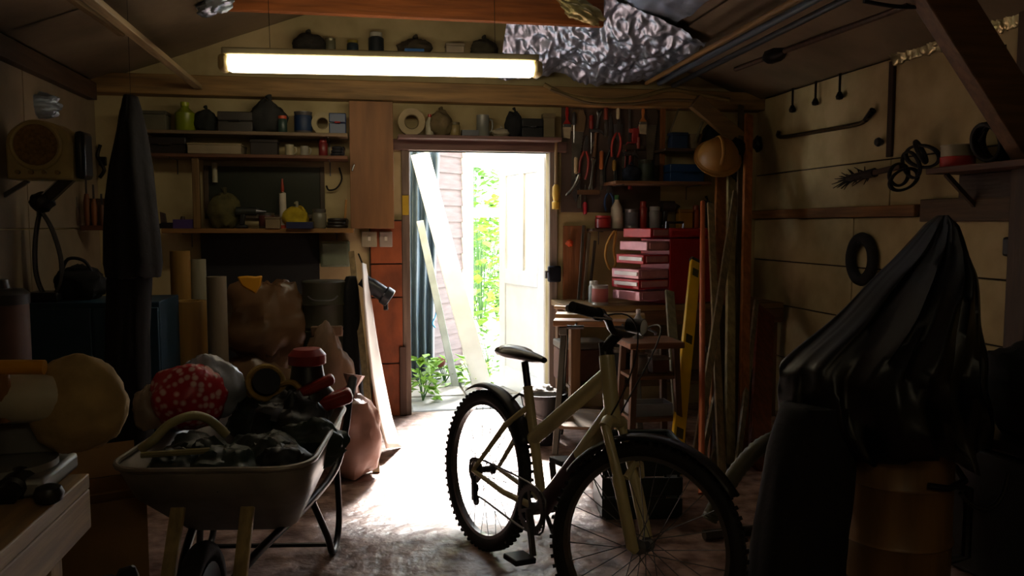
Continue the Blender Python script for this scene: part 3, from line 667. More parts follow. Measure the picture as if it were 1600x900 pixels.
sheet = mat('black_polythene', '#0d0c0b', .38, 0, .35, 4, .25)
def tent(name, lev, Dp, ry, m, label, cat):
    n = 96; rings = []; N = 44
    for i in range(N+1):
        f = i/N*(len(lev)-1); k = min(len(lev)-2, int(f)); q = f-k; py, xa, xb, rf = [lev[k][z]+(lev[k+1][z]-lev[k][z])*q for z in range(4)]
        a, b = PD(xa, py, Dp), PD(xb, py, Dp); c = (a+b)/2; hw = (b-a).length/2; ax = (b-a).normalized(); dy = Vector((-ax.y, ax.x, 0)); t = i/N; rg = []
        for z in range(n):
            an = 2*math.pi*z/n; cx = math.cos(an); sy = (1-abs(cx)**1.25)**.8*(1 if math.sin(an) >= 0 else -1)
            fd = .035*t**.6*(math.sin(an*13+2*math.sin(t*4))+.6*math.sin(an*29+t*5)) + .05*t**.5*noise.noise(Vector((cx*4+t*2, math.sin(an)*4, t*3.5)))
            rg.append(c + ax*cx*hw*(1+.02*math.sin(t*23)) + dy*(sy*ry*rf + (fd if math.sin(an) > 0 else -fd)*(1-abs(cx)**4)) + Vector((0, 0, .035*t*t*math.sin(an*7))))
        rings.append(rg)
    return world_solo(name, MB().loft(rings), m, label, cat, ang=80)
tent('plastic_sheet', [(336, 1468, 1478, .12), (352, 1448, 1492, .3), (390, 1412, 1508, .5), (430, 1372, 1522, .65), (480, 1322, 1530, .78), (530, 1268, 1536, .88), (575, 1218, 1542, .95), (610, 1212, 1546, 1), (650, 1222, 1550, 1), (690, 1245, 1552, 1.0)], 3.05, .33, sheet, 'peaked black plastic sheet draped over the tall dust extractor', 'plastic sheet')
drape('cloth', [(632, 1222, 1330), (700, 1200, 1340), (760, 1190, 1335), (820, 1180, 1328), (880, 1172, 1322), (960, 1165, 1316)], 2.95, .10, mat('black_cloth_b', '#0c0c0e', .85, 0, .3, 10, .3), 'black cloth trailing to the floor left of the ribbed drum', 'cloth', 5, .16, 6)
hz = mat('grey_green_hose', '#58543f', .55, 0, .3, 10, .1)
pts = smoothpts([PD(1108, 812, 3.15), PD(1122, 785, 3.15), PD(1150, 738, 3.15), PD(1185, 700, 3.15), PD(1222, 680, 3.15), PD(1260, 660, 3.15)], 10)
m = MB()
world_solo('hose', MB().tube(pts, [.030+.003*(k % 2) for k in range(len(pts))], 12), hz, 'thick grey-green suction hose curving down from the black sheet', 'hose')
world_solo('pipe', MB().tube([PZ(1100, 836, .022), PZ(1192, 826, .022)], .022, 12), plastic('#3d3b33'), 'short dark pipe lying low behind the suction hose', 'pipe')
# items at the far right edge
p = PD(1545, 760, 3.3)
world_solo('hose', MB().tube(smoothpts([PD(1500, 770, 2.95), PD(1520, 790, 2.95), PD(1545, 795, 2.95), PD(1565, 775, 2.95), PD(1575, 740, 2.95)], 6), .009, 8), plastic('#1b1a1a'), 'thin black hose looping at the far right below the sheet', 'hose')
t = thing('storage_box', 'dark grey storage box on the floor at the far right edge', 'box', (2.56, 2.62, 0), R(8))
MB().span((-.22, -.25, 0), (.22, .25, .52)).build('body', plastic('#2b2927'), t, bevel=.02)
MB().span((-.235, -.265, .525), (.235, .265, .57)).build('lid', plastic('#211f1e'), t, bevel=.012)
t = thing('holdall', 'dark bulky holdall on top of the grey storage box', 'bag', (2.54, 2.62, .572))
MB().blob((0, 0, .17), (.2, .22, .2), 31, .2, 1.5, flat=0).build('body', cloth('#161313'), t)
MB().tube(smoothpts([(-.1, -.15, .28), (-.05, -.17, .37), (.06, -.17, .37), (.12, -.15, .28)], 5), .012, 6).build('handle', cloth('#201b1a'), t)
# ------------------------------------------------------------------ item builders (origin at the base, local units metres)
def it_bottle(t, w, h, c, c2):
    r = w/2
    MB().lathe([(r*.9, 0), (r, h*.04), (r, h*.62), (r*.42, h*.80), (r*.36, h*.86)], 18).build('body', plastic(c), t)
    MB().lathe([(r*.42, h*.86), (r*.44, h*.99), (r*.3, h), (0, h)], 14).build('cap', plastic(c2), t)
def it_jar(t, w, h, c, c2):
    r = w/2
    MB().lathe([(r*.85, 0), (r, h*.08), (r, h*.74), (r*.85, h*.82)], 18).build('body', plastic(c), t)
    MB().lathe([(r*.92, h*.82), (r*.94, h*.99), (r*.85, h), (0, h)], 18).build('lid', plain(c2), t)
def it_tin(t, w, h, c, c2):
    r = w/2
    MB().lathe([(r, 0), (r, h*.03), (r*.96, h*.05), (r*.96, h*.93), (r, h*.95), (r, h), (r*.86, h), (r*.86, h*.97), (0, h*.97)], 22).build('body', plain(c2, .35, .6), t)
    MB().lathe([(r*.975, h*.14), (r*.985, h*.15), (r*.985, h*.82), (r*.975, h*.83)], 22).build('wrapper', plain(c), t)
def it_can(t, w, h, c, c2):
    r = w/2
    MB().lathe([(r*.9, 0), (r, h*.03), (r, h*.74), (r*.8, h*.80)], 18).build('body', plain(c, .35), t)
    MB().lathe([(r*.82, h*.80), (r*.8, h*.97), (r*.7, h), (0, h)], 18).build('cap', plastic(c2), t)
def it_box(t, w, h, c, c2):
    d = w*.75
    MB().span((-w/2, -d/2, 0), (w/2, d/2, h*.82)).build('body', plain(c, .7), t, bevel=min(w, h)*.04)
    MB().span((-w/2-.004, -d/2-.004, h*.82), (w/2+.004, d/2+.004, h)).build('lid', plain(c2, .7), t, bevel=min(w, h)*.04)
def it_bag(t, w, h, c, c2):
    sd = random.random()*30
    MB().blob((0, 0, h*.42), (w/2, w*.38, h*.46), sd, .22, 1.7, 28, 18, flat=0).build('body', cloth(c), t)
    MB().tube([(0, 0, h*.78), (.01, 0, h*.9), (.0, .01, h)], [w*.09, w*.05, w*.1], 8).build('neck', cloth(c2), t)
def it_roll(t, w, h, c, c2):      # standing ring roll facing the room
    r = w/2; rx = Matrix.Rotation(math.pi/2, 3, 'X')
    MB().ring([(r*.55, -.025), (r, -.025), (r, .025), (r*.55, .025)], 28, (0, 0, r), rx).build('roll', plain(c, .6), t)
    MB().ring([(r*.48, -.027), (r*.55, -.027), (r*.55, .027), (r*.48, .027)], 28, (0, 0, r), rx).build('core', plain(c2, .8), t)
def it_mug(t, w, h, c, c2):
    r = w*.42
    MB().lathe([(r*.9, 0), (r, h*.05), (r, h), (r*.9, h), (r*.86, h*.08), (0, h*.08)], 20).build('body', plain(c, .3), t)
    MB().tube(smoothpts([(r*.95, 0, h*.8), (r*1.45, 0, h*.75), (r*1.45, 0, h*.35), (r*.95, 0, h*.22)], 4), w*.06, 8).build('handle', plain(c, .3), t)
def it_case(t, w, h, c, c2):
    d = w*.55
    MB().span((-w/2, -d/2, 0), (w/2, d/2, h*.5)).build('base', plastic(c), t, bevel=.006)
    MB().span((-w/2, -d/2, h*.5+.002), (w/2, d/2, h*.92)).build('lid', plastic(c), t, bevel=.006)
    MB().tube([(-w*.15, -d/2-.004, h*.5), (-w*.13, -d/2-.03, h*.5), (w*.13, -d/2-.03, h*.5), (w*.15, -d/2-.004, h*.5)], .006, 6).build('handle', plastic(c2), t)
def it_drill(t, w, h, c, c2):
    MB().cyl((-w*.4, 0, h*.78), (w*.2, 0, h*.78), h*.2).build('motor', plastic(c), t)
    MB().tube([(w*.2, 0, h*.78), (w*.32, 0, h*.78), (w*.5, 0, h*.78)], [h*.15, h*.1, h*.03], 12).build('chuck', steel, t)
    MB().bar((-w*.2, 0, h*.7), (-w*.25, 0, h*.15), .035, .04, up=(0, 1, 0)).build('grip', plastic(c2), t, bevel=.008)
    MB().box((-w*.25, 0, h*.08), (w*.36, .07, h*.16)).build('battery', plastic(c2), t, bevel=.008)
def it_pot(t, w, h, c, c2):
    r = w/2
    MB().lathe([(r*.7, 0), (r*.95, h*.8), (r, h*.8), (r, h), (r*.88, h), (r*.64, h*.06), (0, h*.06)], 20).build('body', plain(c, .7), t)
def it_plane(t, w, h, c, c2):     # hand plane
    MB().prism([(-w/2, 0), (w/2, 0), (w/2, h*.2), (w*.2, h*.35), (-w*.35, h*.35), (-w/2, h*.2)], .05).build('body', plain(c, .4, .5), t)
    MB().lathe([(.012, 0), (.02, .02), (.012, h*.5)], 12, (w*.33, 0, h*.22)).build('knob', wood(c2, 'z'), t)
    MB().prism([(-w*.4, h*.3), (-w*.2, h*.3), (-w*.25, h*.9), (-w*.42, h)], .025).build('handle', wood(c2, 'z'), t, bevel=.004)
def it_coil(t, w, h, c, c2):
    for k in range(3): MB().torus((0, 0, .014+.022*k), w/2-.012-.004*k, .012, 28, 8).build('turn', plastic(c), t)
    MB().tube([(w*.4, 0, .06), (w*.46, -.04, .05), (w*.42, -.09, .012)], .011, 8).build('end', plastic(c2), t)
def it_tray(t, w, h, c, c2):
    d = w*.6
    m = MB().span((-w/2, -d/2, 0), (w/2, d/2, .006))
    for a, b in (((-w/2, -d/2, .006), (w/2, -d/2+.006, h)), ((-w/2, d/2-.006, .006), (w/2, d/2, h)), ((-w/2, -d/2+.006, .006), (-w/2+.006, d/2-.006, h)), ((w/2-.006, -d/2+.006, .006), (w/2, d/2-.006, h))): m.span(a, b)
    m.build('body', plastic(c), t)
IT = {k[3:]: v for k, v in list(globals().items()) if k.startswith('it_')}
def item(kind, name, px, z, Y, wpx, hpx, c, c2, label, cat, group=None, rz=0):
    p = P(px, 400, Y); s = ppm((p.x, Y, z)); t = thing(name, label, cat, (p.x, Y, z), rz, group)
    IT[kind](t, wpx/s, hpx/s, c, c2); return t
def shelf(name, pxa, pxb, py, Yf, dep, th, m, label, brackets=True, wallY=None):
    a, b = P(pxa, py, Yf), P(pxb, py, Yf); z = (a.z+b.z)/2
    t = thing(name, label, 'shelf', ((a.x+b.x)/2, Yf, z-th))
    hw = (b.x-a.x)/2
    MB().span((-hw, 0, 0), (hw, dep, th)).build('board', m, t, bevel=.003)
    if brackets:
        for sx in (-.8, .8): MB().prism([(0, 0), (dep*.8, 0), (dep*.8, -dep*.6), (dep*.74, -dep*.6)][::-1], .012, (sx*hw, dep, -.001), Matrix.Rotation(math.pi, 3, 'Z') @ Matrix.Rotation(math.pi/2, 3, 'Z')).build('bracket', steel, t) if False else MB().tube([(sx*hw, dep-.004, -.10), (sx*hw, dep-.004, -.004), (sx*hw, .03, -.004)], .004, 6).build('bracket', steel, t)
    return z
Ys = D-.27
shw = wood('#8a6236', 'x'); shd = wood('#5d432a', 'x')
za_ = shelf('shelf', 222, 543, 205, Ys, .262, .022, wood('#7d6a4e', 'x'), 'top wooden shelf on the back wall left of the door')
zb_ = shelf('shelf', 230, 543, 241, Ys, .262, .022, wood('#6b4428', 'x'), 'second wooden shelf on the back wall directly below the top one')
zc_ = shelf('shelf', 252, 552, 357, Ys-.06, .322, .03, wood('#966a34', 'x'), 'long lowest shelf on the back wall left of the door')
Y1 = D-.15
G1 = 'things on the top shelf'
for a in [('box', 'carton', 248, 42, 30, '#5f5c49', '#4a4738', 'grey-olive carton at the left end of the top shelf', 'carton'),
          ('bottle', 'bottle', 296, 30, 46, '#7d8a12', '#9aa522', 'lime green bottle on the top shelf', 'bottle'),
          ('bag', 'bag', 327, 34, 40, '#20231f', '#20231f', 'small black bag beside the lime green bottle', 'bag'),
          ('case', 'tool_case', 375, 52, 34, '#3c3833', '#222', 'dark grey tool case on the top shelf, left of the round bundle', 'case'),
          ('bag', 'bag', 425, 54, 58, '#2f302e', '#2f302e', 'tall charcoal bundle in the middle of the top shelf', 'bag'),
          ('jar', 'jar', 446, 14, 26, '#31463f', '#c5532e', 'small jar with orange lid in front of the charcoal bundle', 'jar'),
          ('tin', 'tin', 478, 28, 34, '#1c3358', '#777', 'dark blue tin near the right end of the top shelf', 'tin'),
          ('roll', 'tape_roll', 508, 34, 34, '#b5a67c', '#8a7a58', 'cream roll standing at the right of the top shelf', 'tape'),
          ('case', 'tool_case', 531, 26, 36, '#1d3a66', '#a33', 'blue case with red handle at the right end of the top shelf', 'case')]:
    item(a[0], a[1], a[2], za_, Y1 - (.07 if a[1] == 'jar' else 0), a[3], a[4], a[5].replace('#222', '#222222').replace('#777', '#777777'), {'#222': '#222222', '#777': '#777777', '#a33': '#aa3333'}.get(a[6], a[6]), a[7], a[8], G1)
G2 = 'things on the second shelf'
item('case', 'toolbox', 268, zb_, Y1, 60, 28, '#2a2420', '#3a322a', 'dark flat toolbox at the left end of the second shelf', 'toolbox', G2)
item('box', 'carton', 345, zb_, Y1, 78, 16, '#8d7f63', '#857758', 'long pale flat carton on the second shelf', 'carton', G2)
item('mug', 'mug', 456, zb_, Y1, 16, 18, '#bdb393', '#bdb393', 'cream mug on the second shelf, left of the grey one', 'mug', G2)
item('mug', 'mug', 479, zb_, Y1, 15, 16, '#a8a292', '#a8a292', 'greyish mug on the second shelf beside the cream mug', 'mug', G2)
item('box', 'carton', 418, zb_, Y1, 40, 24, '#2c2622', '#2c2622', 'dark carton on the second shelf left of the mugs', 'carton', G2)
item('can', 'spray_can', 508, zb_, Y1, 14, 28, '#7d2a2a', '#a33a3a', 'red spray can on the second shelf below the blue case', 'spray can', G2)
item('coil', 'cable_coil', 530, zb_, Y1-.02, 22, 16, '#32343a', '#32343a', 'small dark cable coil at the right end of the second shelf', 'cable')
# framed dark panel on the wall between the shelves, with upright
a, b = P(318, 250, D-.02), P(508, 342, D-.02)
t = thing('framed_panel', 'dark grey-green glass panel in a frame behind the lowest shelf', 'panel', ((a.x+b.x)/2, D-.012, b.z))
hw, hh = (b.x-a.x)/2, a.z-b.z
MB().box((0, 0, hh/2), (hw*2, .008, hh)).build('pane', mat('dark_green_glass', '#34382f', .22, 0, .25, 2, .05), t)
fw = wood('#8a7d60', 'x')
MB().box((0, -.01, hh-.02), (hw*2, .026, .04)).build('frame_rail', fw, t, bevel=.003)
MB().box((0, -.01, .015), (hw*2, .026, .03)).build('frame_rail', wood('#4a3a28', 'x'), t, bevel=.003)
for x in (-hw+.015, hw-.015): MB().box((x, -.01, hh/2-.002), (.03, .026, hh-.07)).build('frame_stile', wood('#4a3a28', 'z'), t, bevel=.003)
p = P(305, 300, Ys+.02); solo('shelf_upright', MB().box((0, 0, (zb_-zc_-.024)/2), (.045, .045, zb_-zc_-.024)), wood('#7a5c34', 'z'), 'wooden upright between the lowest and second shelf', 'post', loc=(p.x, Ys+.06, zc_+.001), bevel=.004)
p = P(336, 285, D-.06); solo('pale_tube', MB().lathe([(.018, 0), (.018, .13), (.006, .135), (0, .135)], 12), plain('#aaa488'), 'short pale tube hanging behind the lowest shelf at left', 'tube', loc=(p.x, D-.06, P(336, 285, D-.06).z))
p = P(442, 328, D-.1); t = thing('sealant_tube', 'white sealant tube with red nozzle standing on the lowest shelf', 'sealant tube', (P(442, 328, D-.1).x, D-.1, zc_))
MB().lathe([(.024, 0), (.024, .24), (.01, .25)], 14).build('body', plain('#cfc6b4'), t); MB().lathe([(.01, .25), (.012, .27), (.005, .34), (0, .34)], 10).build('nozzle', plastic('#a03a26'), t)
MB().lathe([(.026, 0), (.026, .02), (.02, .025)], 14, (0, 0, -.0)).build('plunger', plastic('#a03a26'), t)
Y2 = D-.18; G3 = 'things on the lowest shelf'
for a in [('plane', 'hand_plane', 272, 44, 26, '#2a2a30', '#46342a', 'black hand plane at the left end of the lowest shelf', 'plane'),
          ('tray', 'parts_tray', 292, 34, 14, '#4a3a70', '#4a3a70', 'purple parts tray on the lowest shelf beside the upright', 'tray'),
          ('bag', 'bag', 352, 50, 62, '#56502a', '#3e3a20', 'olive green bag standing on the lowest shelf', 'bag'),
          ('drill', 'cordless_drill', 392, 50, 34, '#2b302d', '#1c1d1e', 'dark cordless drill lying on the lowest shelf', 'drill'),
          ('tin', 'tin', 418, 24, 24, '#5a2c28', '#6b6660', 'small dark red tin on the lowest shelf', 'tin'),
          ('box', 'carton', 428, 22, 18, '#7d6a4c', '#75624a', 'small tan carton in front of the white sealant tube', 'carton'),
          ('bag', 'bag', 464, 40, 40, '#c2a81c', '#8e8a70', 'yellow bag on the lowest shelf', 'bag'),
          ('tray', 'parts_tray', 470, 40, 10, '#23284a', '#23284a', 'navy parts tray below the yellow bag', 'tray'),
          ('jar', 'jar', 500, 22, 30, '#74705f', '#54504a', 'grey jar right of the yellow bag', 'jar'),
          ('coil', 'cable_coil', 528, 34, 14, '#2c2620', '#2c2620', 'brown-black coil at the right end of the lowest shelf', 'cable')]:
    yy = Y2 - (.13 if a[7].startswith(('small tan', 'navy')) else 0) + (.06 if a[0] == 'bag' else 0)
    item(a[0], a[1], a[2], zc_, yy, a[3], a[4], a[5], a[6], a[7], a[8], G3)
p = P(520, 285, D-.02)
world_solo('wire_hook', MB().tube(smoothpts([P(530, 262, D-.015), P(534, 280, D-.03), P(526, 294, D-.04), P(514, 297, D-.04), P(510, 290, D-.04)], 5), .006, 8), metal('#3a3632', .5), 'dark curved wire hook on the wall right of the framed panel', 'hook')
# big plywood board beside the door
a, b = P(545, 157, D-.16), P(616, 357, D-.16)
solo('plywood_board', MB().box((0, 0, (a.z-b.z)/2), (b.x-a.x, .02, a.z-b.z)), mat('brown_plywood', '#8a6138', .6, 0, .35, 2, .12, (6, 6, .8)), 'large brown plywood board hanging from the wall plate beside the door', 'board', loc=((a.x+b.x)/2, D-.145, b.z), bevel=.003)
world_solo('catch', MB().box(P(552, 262, D-.164), (.012, .02, .05), Matrix.Rotation(R(20), 3, 'Y')), chrome, 'small bright catch on the edge of the plywood board', 'catch', bevel=.003)
lean('batten', P(541, 312, D-.14), Vector((P(538, 350, D-.14).x, D-.14, zc_+.001)), .016, .02, wood('#a87838', 'z'), 'short orange batten standing at the right end of the lowest shelf', 'batten')
for px, wpx, c, lab in ((577, 24, '#a99f86', 'white wall socket box below the plywood board'), (603, 20, '#a3968a', 'pinkish switch box right of the socket below the plywood board')):
    p = P(px, 386, D-.05); s = ppm(p); t = thing('switch_box', lab, 'socket', (p.x, D-.045, p.z))
    MB().box((0, 0, .055), (wpx/s, .04, .11)).build('box', plain(c), t, bevel=.006); MB().box((0, -.022, .06), (.02, .008, .03)).build('rocker', plain('#ddd6c4'), t, bevel=.002)
# ------------------------------------------------------------------ stored things under the shelves (floor, left of door)
def roll(px, pyt, Dp, wpx, c, label, cat, zb=0, name='roll', hollow=True):
    p = PD(px, pyt, Dp); r = wpx/2/(F/Dp); h = p.z-zb; t = thing(name, label, cat, (p.x, p.y, zb))
    mt = mat('roll_%s' % c.strip('#'), c, .75, 0, .25, 3, .1, (5, 5, .8))
    MB().ring([(r*.6, 0), (r, 0), (r, h), (r*.6, h)], 28).build('outer_layer', mt, t)
    MB().ring([(r*.35, .0), (r*.55, .0), (r*.55, h-.01), (r*.35, h-.01)], 20).build('inner_layer', mt, t); return t
roll(281, 392, 4.95, 30, '#8d6a2a', 'tall narrow mustard yellow roll behind the shorter one', 'roll')
roll(294, 470, 4.75, 54, '#9a7634', 'wide mustard yellow roll standing below the lowest shelf', 'roll')
roll(309, 405, 5.02, 24, '#8f8a72', 'pale grey roll standing right of the tall mustard roll', 'roll')
roll(338, 432, 4.62, 30, '#7a6e58', 'beige roll standing beside the brown plastic sack', 'roll')
bsk = mat('brown_plastic_wrap', '#6e5238', .3, 0, .4, 4, .3)
p = PD(405, 520, 5.05)
t = thing('sack', 'large crumpled brown plastic sack below the lowest shelf', 'sack', (p.x, p.y, 0))
MB().blob((0, 0, .30), (.27, .2, .32), 41, .18, 1.5, flat=0).build('lower_body', bsk, t); MB().blob((.05, .02, .74), (.27, .19, .31), 42, .26, 1.9).build('upper_body', bsk, t)
p = PD(395, 442, 4.9); solo('plastic_scrap', MB().prism([(-.05, 0), (.03, -.05), (.06, .0), (.07, .06), (.03, .055), (-.02, .06), (-.075, .055)], .04), plastic('#c48a14'), 'yellow plastic scrap lying on top of the brown sack', 'plastic scrap', loc=(p.x, p.y-.1, p.z-.01), bevel=.01)
olv = mat('olive_drab', '#3a3a2a', .6, 0, .3, 6, .1)
p = PD(507, 500, 5.1)
for zz, lab in ((0, 'lowest of the three stacked olive drums'), (.40, 'middle one of the three stacked olive drums'), (.735, 'topmost of the three stacked olive drums')):
    h = {0: .395, .40: .33, .735: .30}[zz]
    t = thing('olive_drum', lab, 'drum', (p.x, p.y, zz), 0, 'stacked olive drums')
    MB().lathe([(.135, 0), (.14, .01), (.135, .03), (.135, h*.45), (.142, h*.5), (.135, h*.55), (.135, h-.03), (.14, h-.01), (.13, h-.003), (0, h-.004)], 28).build('body', olv, t)
    MB().tube(smoothpts([(-.09, -.137, h*.7), (-.05, -.155, h*.62), (.05, -.155, h*.62), (.09, -.137, h*.7)], 4), .005, 6).build('handle', steel, t)
# dark board behind, grey-green box
a, b = P(312, 362, D-.06), P(500, 480, D-.06)
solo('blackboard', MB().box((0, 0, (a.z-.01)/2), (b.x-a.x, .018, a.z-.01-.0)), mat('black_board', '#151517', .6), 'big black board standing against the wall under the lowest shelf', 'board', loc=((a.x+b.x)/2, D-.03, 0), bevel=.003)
p = P(523, 418, D-.2); t = thing('wall_box', 'grey-green metal box on the wall under the shelf end', 'box', (p.x, D-.07, p.z))
MB().box((0, 0, .09), (.2, .12, .18)).build('body', mat('grey_green_paint', '#6f7a64', .5), t, bevel=.01); MB().box((0, -.064, .09), (.17, .008, .15)).build('cover', mat('grey_green_paint', '#6f7a64', .5), t, bevel=.003)
# black coat by the door, bent white board, batten, black cylinder
drape('jacket', [(432, 541, 556), (450, 534, 560), (500, 531, 562), (560, 530, 564), (610, 531, 568), (650, 533, 572)], 5.12, .07, bc_, 'narrow black jacket hanging behind the bent white board', 'jacket', 5, .14, 9)
def bw(u, v):      # v along the height (0 top), u across
    L = [(566, 437), (569, 500), (574, 560), (581, 620), (592, 680), (604, 728)]; Rr = [(572, 437), (581, 500), (590, 560), (601, 620), (613, 680), (627, 724)]
    f = v*5; i = min(4, int(f)); t_ = f-i
    a = (L[i][0]+(L[i+1][0]-L[i][0])*t_, L[i][1]+(L[i+1][1]-L[i][1])*t_); b = (Rr[i][0]+(Rr[i+1][0]-Rr[i][0])*t_, Rr[i][1]+(Rr[i+1][1]-Rr[i][1])*t_)
    fl_ = PZ(604, 728, 0).y; fr_ = PZ(627, 724, 0).y
    Ya = fl_ + .1 + (1-v)*.35; Yb = fr_ + .35 + (1-v)*.50
    pa = P(*a, Ya); pb = P(*b, Yb); 
    q = pa.lerp(pb, u); 
    return q
m = MB().grid(bw, 6, 24); zmin = min(v.z for v in m.v)
m.v = [v-Vector((0, 0, zmin)) for v in m.v]
world_solo('bent_board', m, mat('white_hardboard', '#d8ccc0', .55, 0, .12, 3, .05), 'thin white board bowed against the wall left of the doorway', 'board', solid=.006, ang=180)
lean('batten', P(549, 394, D-.25), PZ(588, 738, 0), .04, .025, wood('#a08a62', 'z'), 'long pale batten leaning beside the bent white board', 'batten')
a = P(565, 436, D-.42); b = P(609, 466, D-.42)
t = thing('torch', 'black cylindrical torch hung at the top of the bent white board', 'torch', a)
d_ = b-a
MB().tube([(0, 0, 0), d_*.25, d_*.3, d_*.75, d_*.8, d_], [.045, .045, .052, .052, .064, .064], 18).build('body', mat('slate_plastic', '#23272d', .35), t)
MB().tube([d_*1.0, d_*1.02], [.066, .06], 18).build('lens_ring', plain('#494d52', .3, .5), t)
MB().box(d_*.85+Vector((0, 0, -.075)), (.03, .03, .05)).build('clip', bkp, t, bevel=.006)
MB().tube([d_*.1+Vector((0, 0, .04)), d_*.05+Vector((0, .06, .10)), Vector((-.02, .2, .16))], .006, 6).build('loop', bkp, t)
p = PD(555, 700, 4.45); t = thing('sack', 'pinkish plastic sack slumped on the floor beside the bent white board', 'sack', (p.x-.03, p.y, 0))
MB().blob((0, 0, .22), (.17, .15, .26), 51, .2, 1.6, flat=0).build('body', mat('pink_plastic_sack', '#8d6a5c', .35, 0, .3, 5, .25), t); MB().tube([(0, 0, .44), (.02, 0, .5), (.03, .01, .56)], [.05, .03, .06], 8).build('neck', MC['pink_plastic_sack'], t)
p = PD(516, 590, 4.55); t = thing('sack', 'brown paper sack leaning behind the wheelbarrow handle', 'sack', (p.x-.02, p.y+.12, 0))
MB().blob((0, 0, .36), (.17, .14, .42), 52, .2, 1.5, flat=0).build('body', mat('brown_paper', '#6a5038', .7, 0, .35, 5, .3), t); MB().box((0, 0, .77), (.18, .03, .06)).build('folded_top', MC['brown_paper'], t, bevel=.008)
# red and white bag on a crate, cardboard, bin bag
cp = WB_(-.16, -.27, .57); zt = cp.z
rw = bpy.data.materials.new('red_white_print'); rw.use_nodes = True; nt = rw.node_tree; bs = nt.nodes['Principled BSDF']; bs.inputs['Roughness'].default_value = .35
tc = nt.nodes.new('ShaderNodeTexCoord'); vo = nt.nodes.new('ShaderNodeTexVoronoi'); vo.inputs['Scale'].default_value = 34; cr_ = nt.nodes.new('ShaderNodeValToRGB')
cr_.color_ramp.elements[0].position = .25; cr_.color_ramp.elements[0].color = (*lin('#d8b8b4'), 1); cr_.color_ramp.elements[1].position = .5; cr_.color_ramp.elements[1].color = (*lin('#b01c2a'), 1)
nt.links.new(tc.outputs['Object'], vo.inputs['Vector']); nt.links.new(vo.outputs['Distance'], cr_.inputs['Fac']); nt.links.new(cr_.outputs[0], bs.inputs['Base Color'])
t = thing('plastic_bag', 'red spotted and clear plastic bag resting on the left of the wheelbarrow', 'bag', (cp.x, cp.y, zt))
MB().blob((.0, -.02, .13), (.15, .11, .135), 61, .14, 1.5, flat=.0).build('red_bag', rw, t)
MB().blob((.06, .05, .15), (.145, .09, .13), 62, .18, 1.8, flat=0.01).build('clear_wrap', mat('bluish_clear_film', '#a8adb8', .25, 0, .3, 6, .2), t)
MB().blob((-.15, .0, .07), (.06, .07, .11), 63, .2, 1.8, flat=0.01).build('pale_bag', mat('beige_film', '#9c8a74', .4, 0, .3, 6, .2), t)
p = PD(120, 790, 2.95); t = thing('cardboard_box', 'open brown cardboard box on the floor between bench and wheelbarrow', 'box', (p.x, p.y, 0), R(20))
cdb = mat('cardboard', '#a07c4c', .85, 0, .2, 5, .1)
m = MB().span((-.22, -.16, 0), (.22, -.154, .40)).span((-.22, .154, 0), (.22, .16, .40)).span((-.22, -.154, 0), (-.214, .154, .40)).span((.214, -.154, 0), (.22, .154, .40)).span((-.214, -.154, 0), (.214, .154, .006))
m.build('body', cdb, t); MB().box((0, -.2, .43), (.43, .11, .006), Matrix.Rotation(R(-32), 3, 'X')).build('flap', cdb, t); MB().box((0, .19, .46), (.43, .13, .006), Matrix.Rotation(R(62), 3, 'X')).build('flap', cdb, t)
p = PD(185, 930, 2.15); t = thing('bin_bag', 'full black bin bag on the floor in front of the cardboard box', 'bag', (p.x-.02, p.y, 0))
MB().blob((0, 0, .2), (.20, .17, .24), 71, .14, 1.6, flat=0).build('body', sheet, t); MB().tube([(.02, 0, .38), (.03, 0, .42), (.05, 0, .45), (.06, 0, .47)], [.06, .025, .03, .006], 8).build('knot', sheet, t)
# ------------------------------------------------------------------ left wall things
p = PX(62, 285, XL+.1); 
rad = P(60, 280, 4.3); t = thing('radio', 'cream wall radio with large round brown grille and row of knobs', 'radio', (rad.x, 4.32, rad.z))
s = ppm(rad); W, H = 96/s, 92/s
MB().prism([(-W/2, 0), (W/2, 0), (W/2, H*.62)] + [(math.cos(a)*W/2, H*.62+math.sin(a)*H*.38) for a in [R(20+14*k) for k in range(11)]] + [(-W/2, H*.62)], .18, (0, .09, 0)).build('case', plain('#b3a268', .45), t, bevel=.012)
MB().torus((-.01, -.006, H*.58), W*.37, .012, 36, 8, Matrix.Rotation(math.pi/2, 3, 'X')).build('grille_ring', plain('#a8975c', .4), t)
g = MB().lathe([(0, 0), (W*.36, 0), (W*.36, .006), (0, .012)], 32, (-.01, -.002, H*.58), Matrix.Rotation(math.pi/2, 3, 'X')).build('grille', mat('brown_grille_cloth', '#86683a', .9, 0, .4, 60, .5), t)
for k in range(4): MB().cyl((-W*.32+k*W*.2, 0, H*.12), (-W*.32+k*W*.2, -.018, H*.12), .011).build('knob', plain('#8f7c4a'), t)
MB().span((W/2+.002, .02, H*.02), (W/2+.05, .16, H*.85)).build('side_cover', plastic('#1b2026'), t, bevel=.02)
for k in (-1, 1): MB().bar((k*W*.3, .1, -.002), (k*W*.3-.12, .1, -.08), .02, .02).build('bracket', steel, t)
sp0, sp1 = P(72, 313, 4.4), P(120, 268, 4.4)
t = thing('hand_plane', 'dark plane body with bright edge hung under the cream radio', 'plane', sp0); d_ = sp1-sp0
MB().bar((0, 0, 0), d_, .05, .05, up=(0, 1, 0)).build('body', plastic('#24201c'), t, bevel=.006); MB().bar(Vector((-.015, -.028, .02)), d_+Vector((-.015, -.028, .02)), .006, .008, up=(0, 1, 0)).build('edge', chrome, t)
MB().blob((-.02, 0, -.01), (.06, .05, .05), 81, .2, 1.6, 20, 12).build('handle', bkp, t)
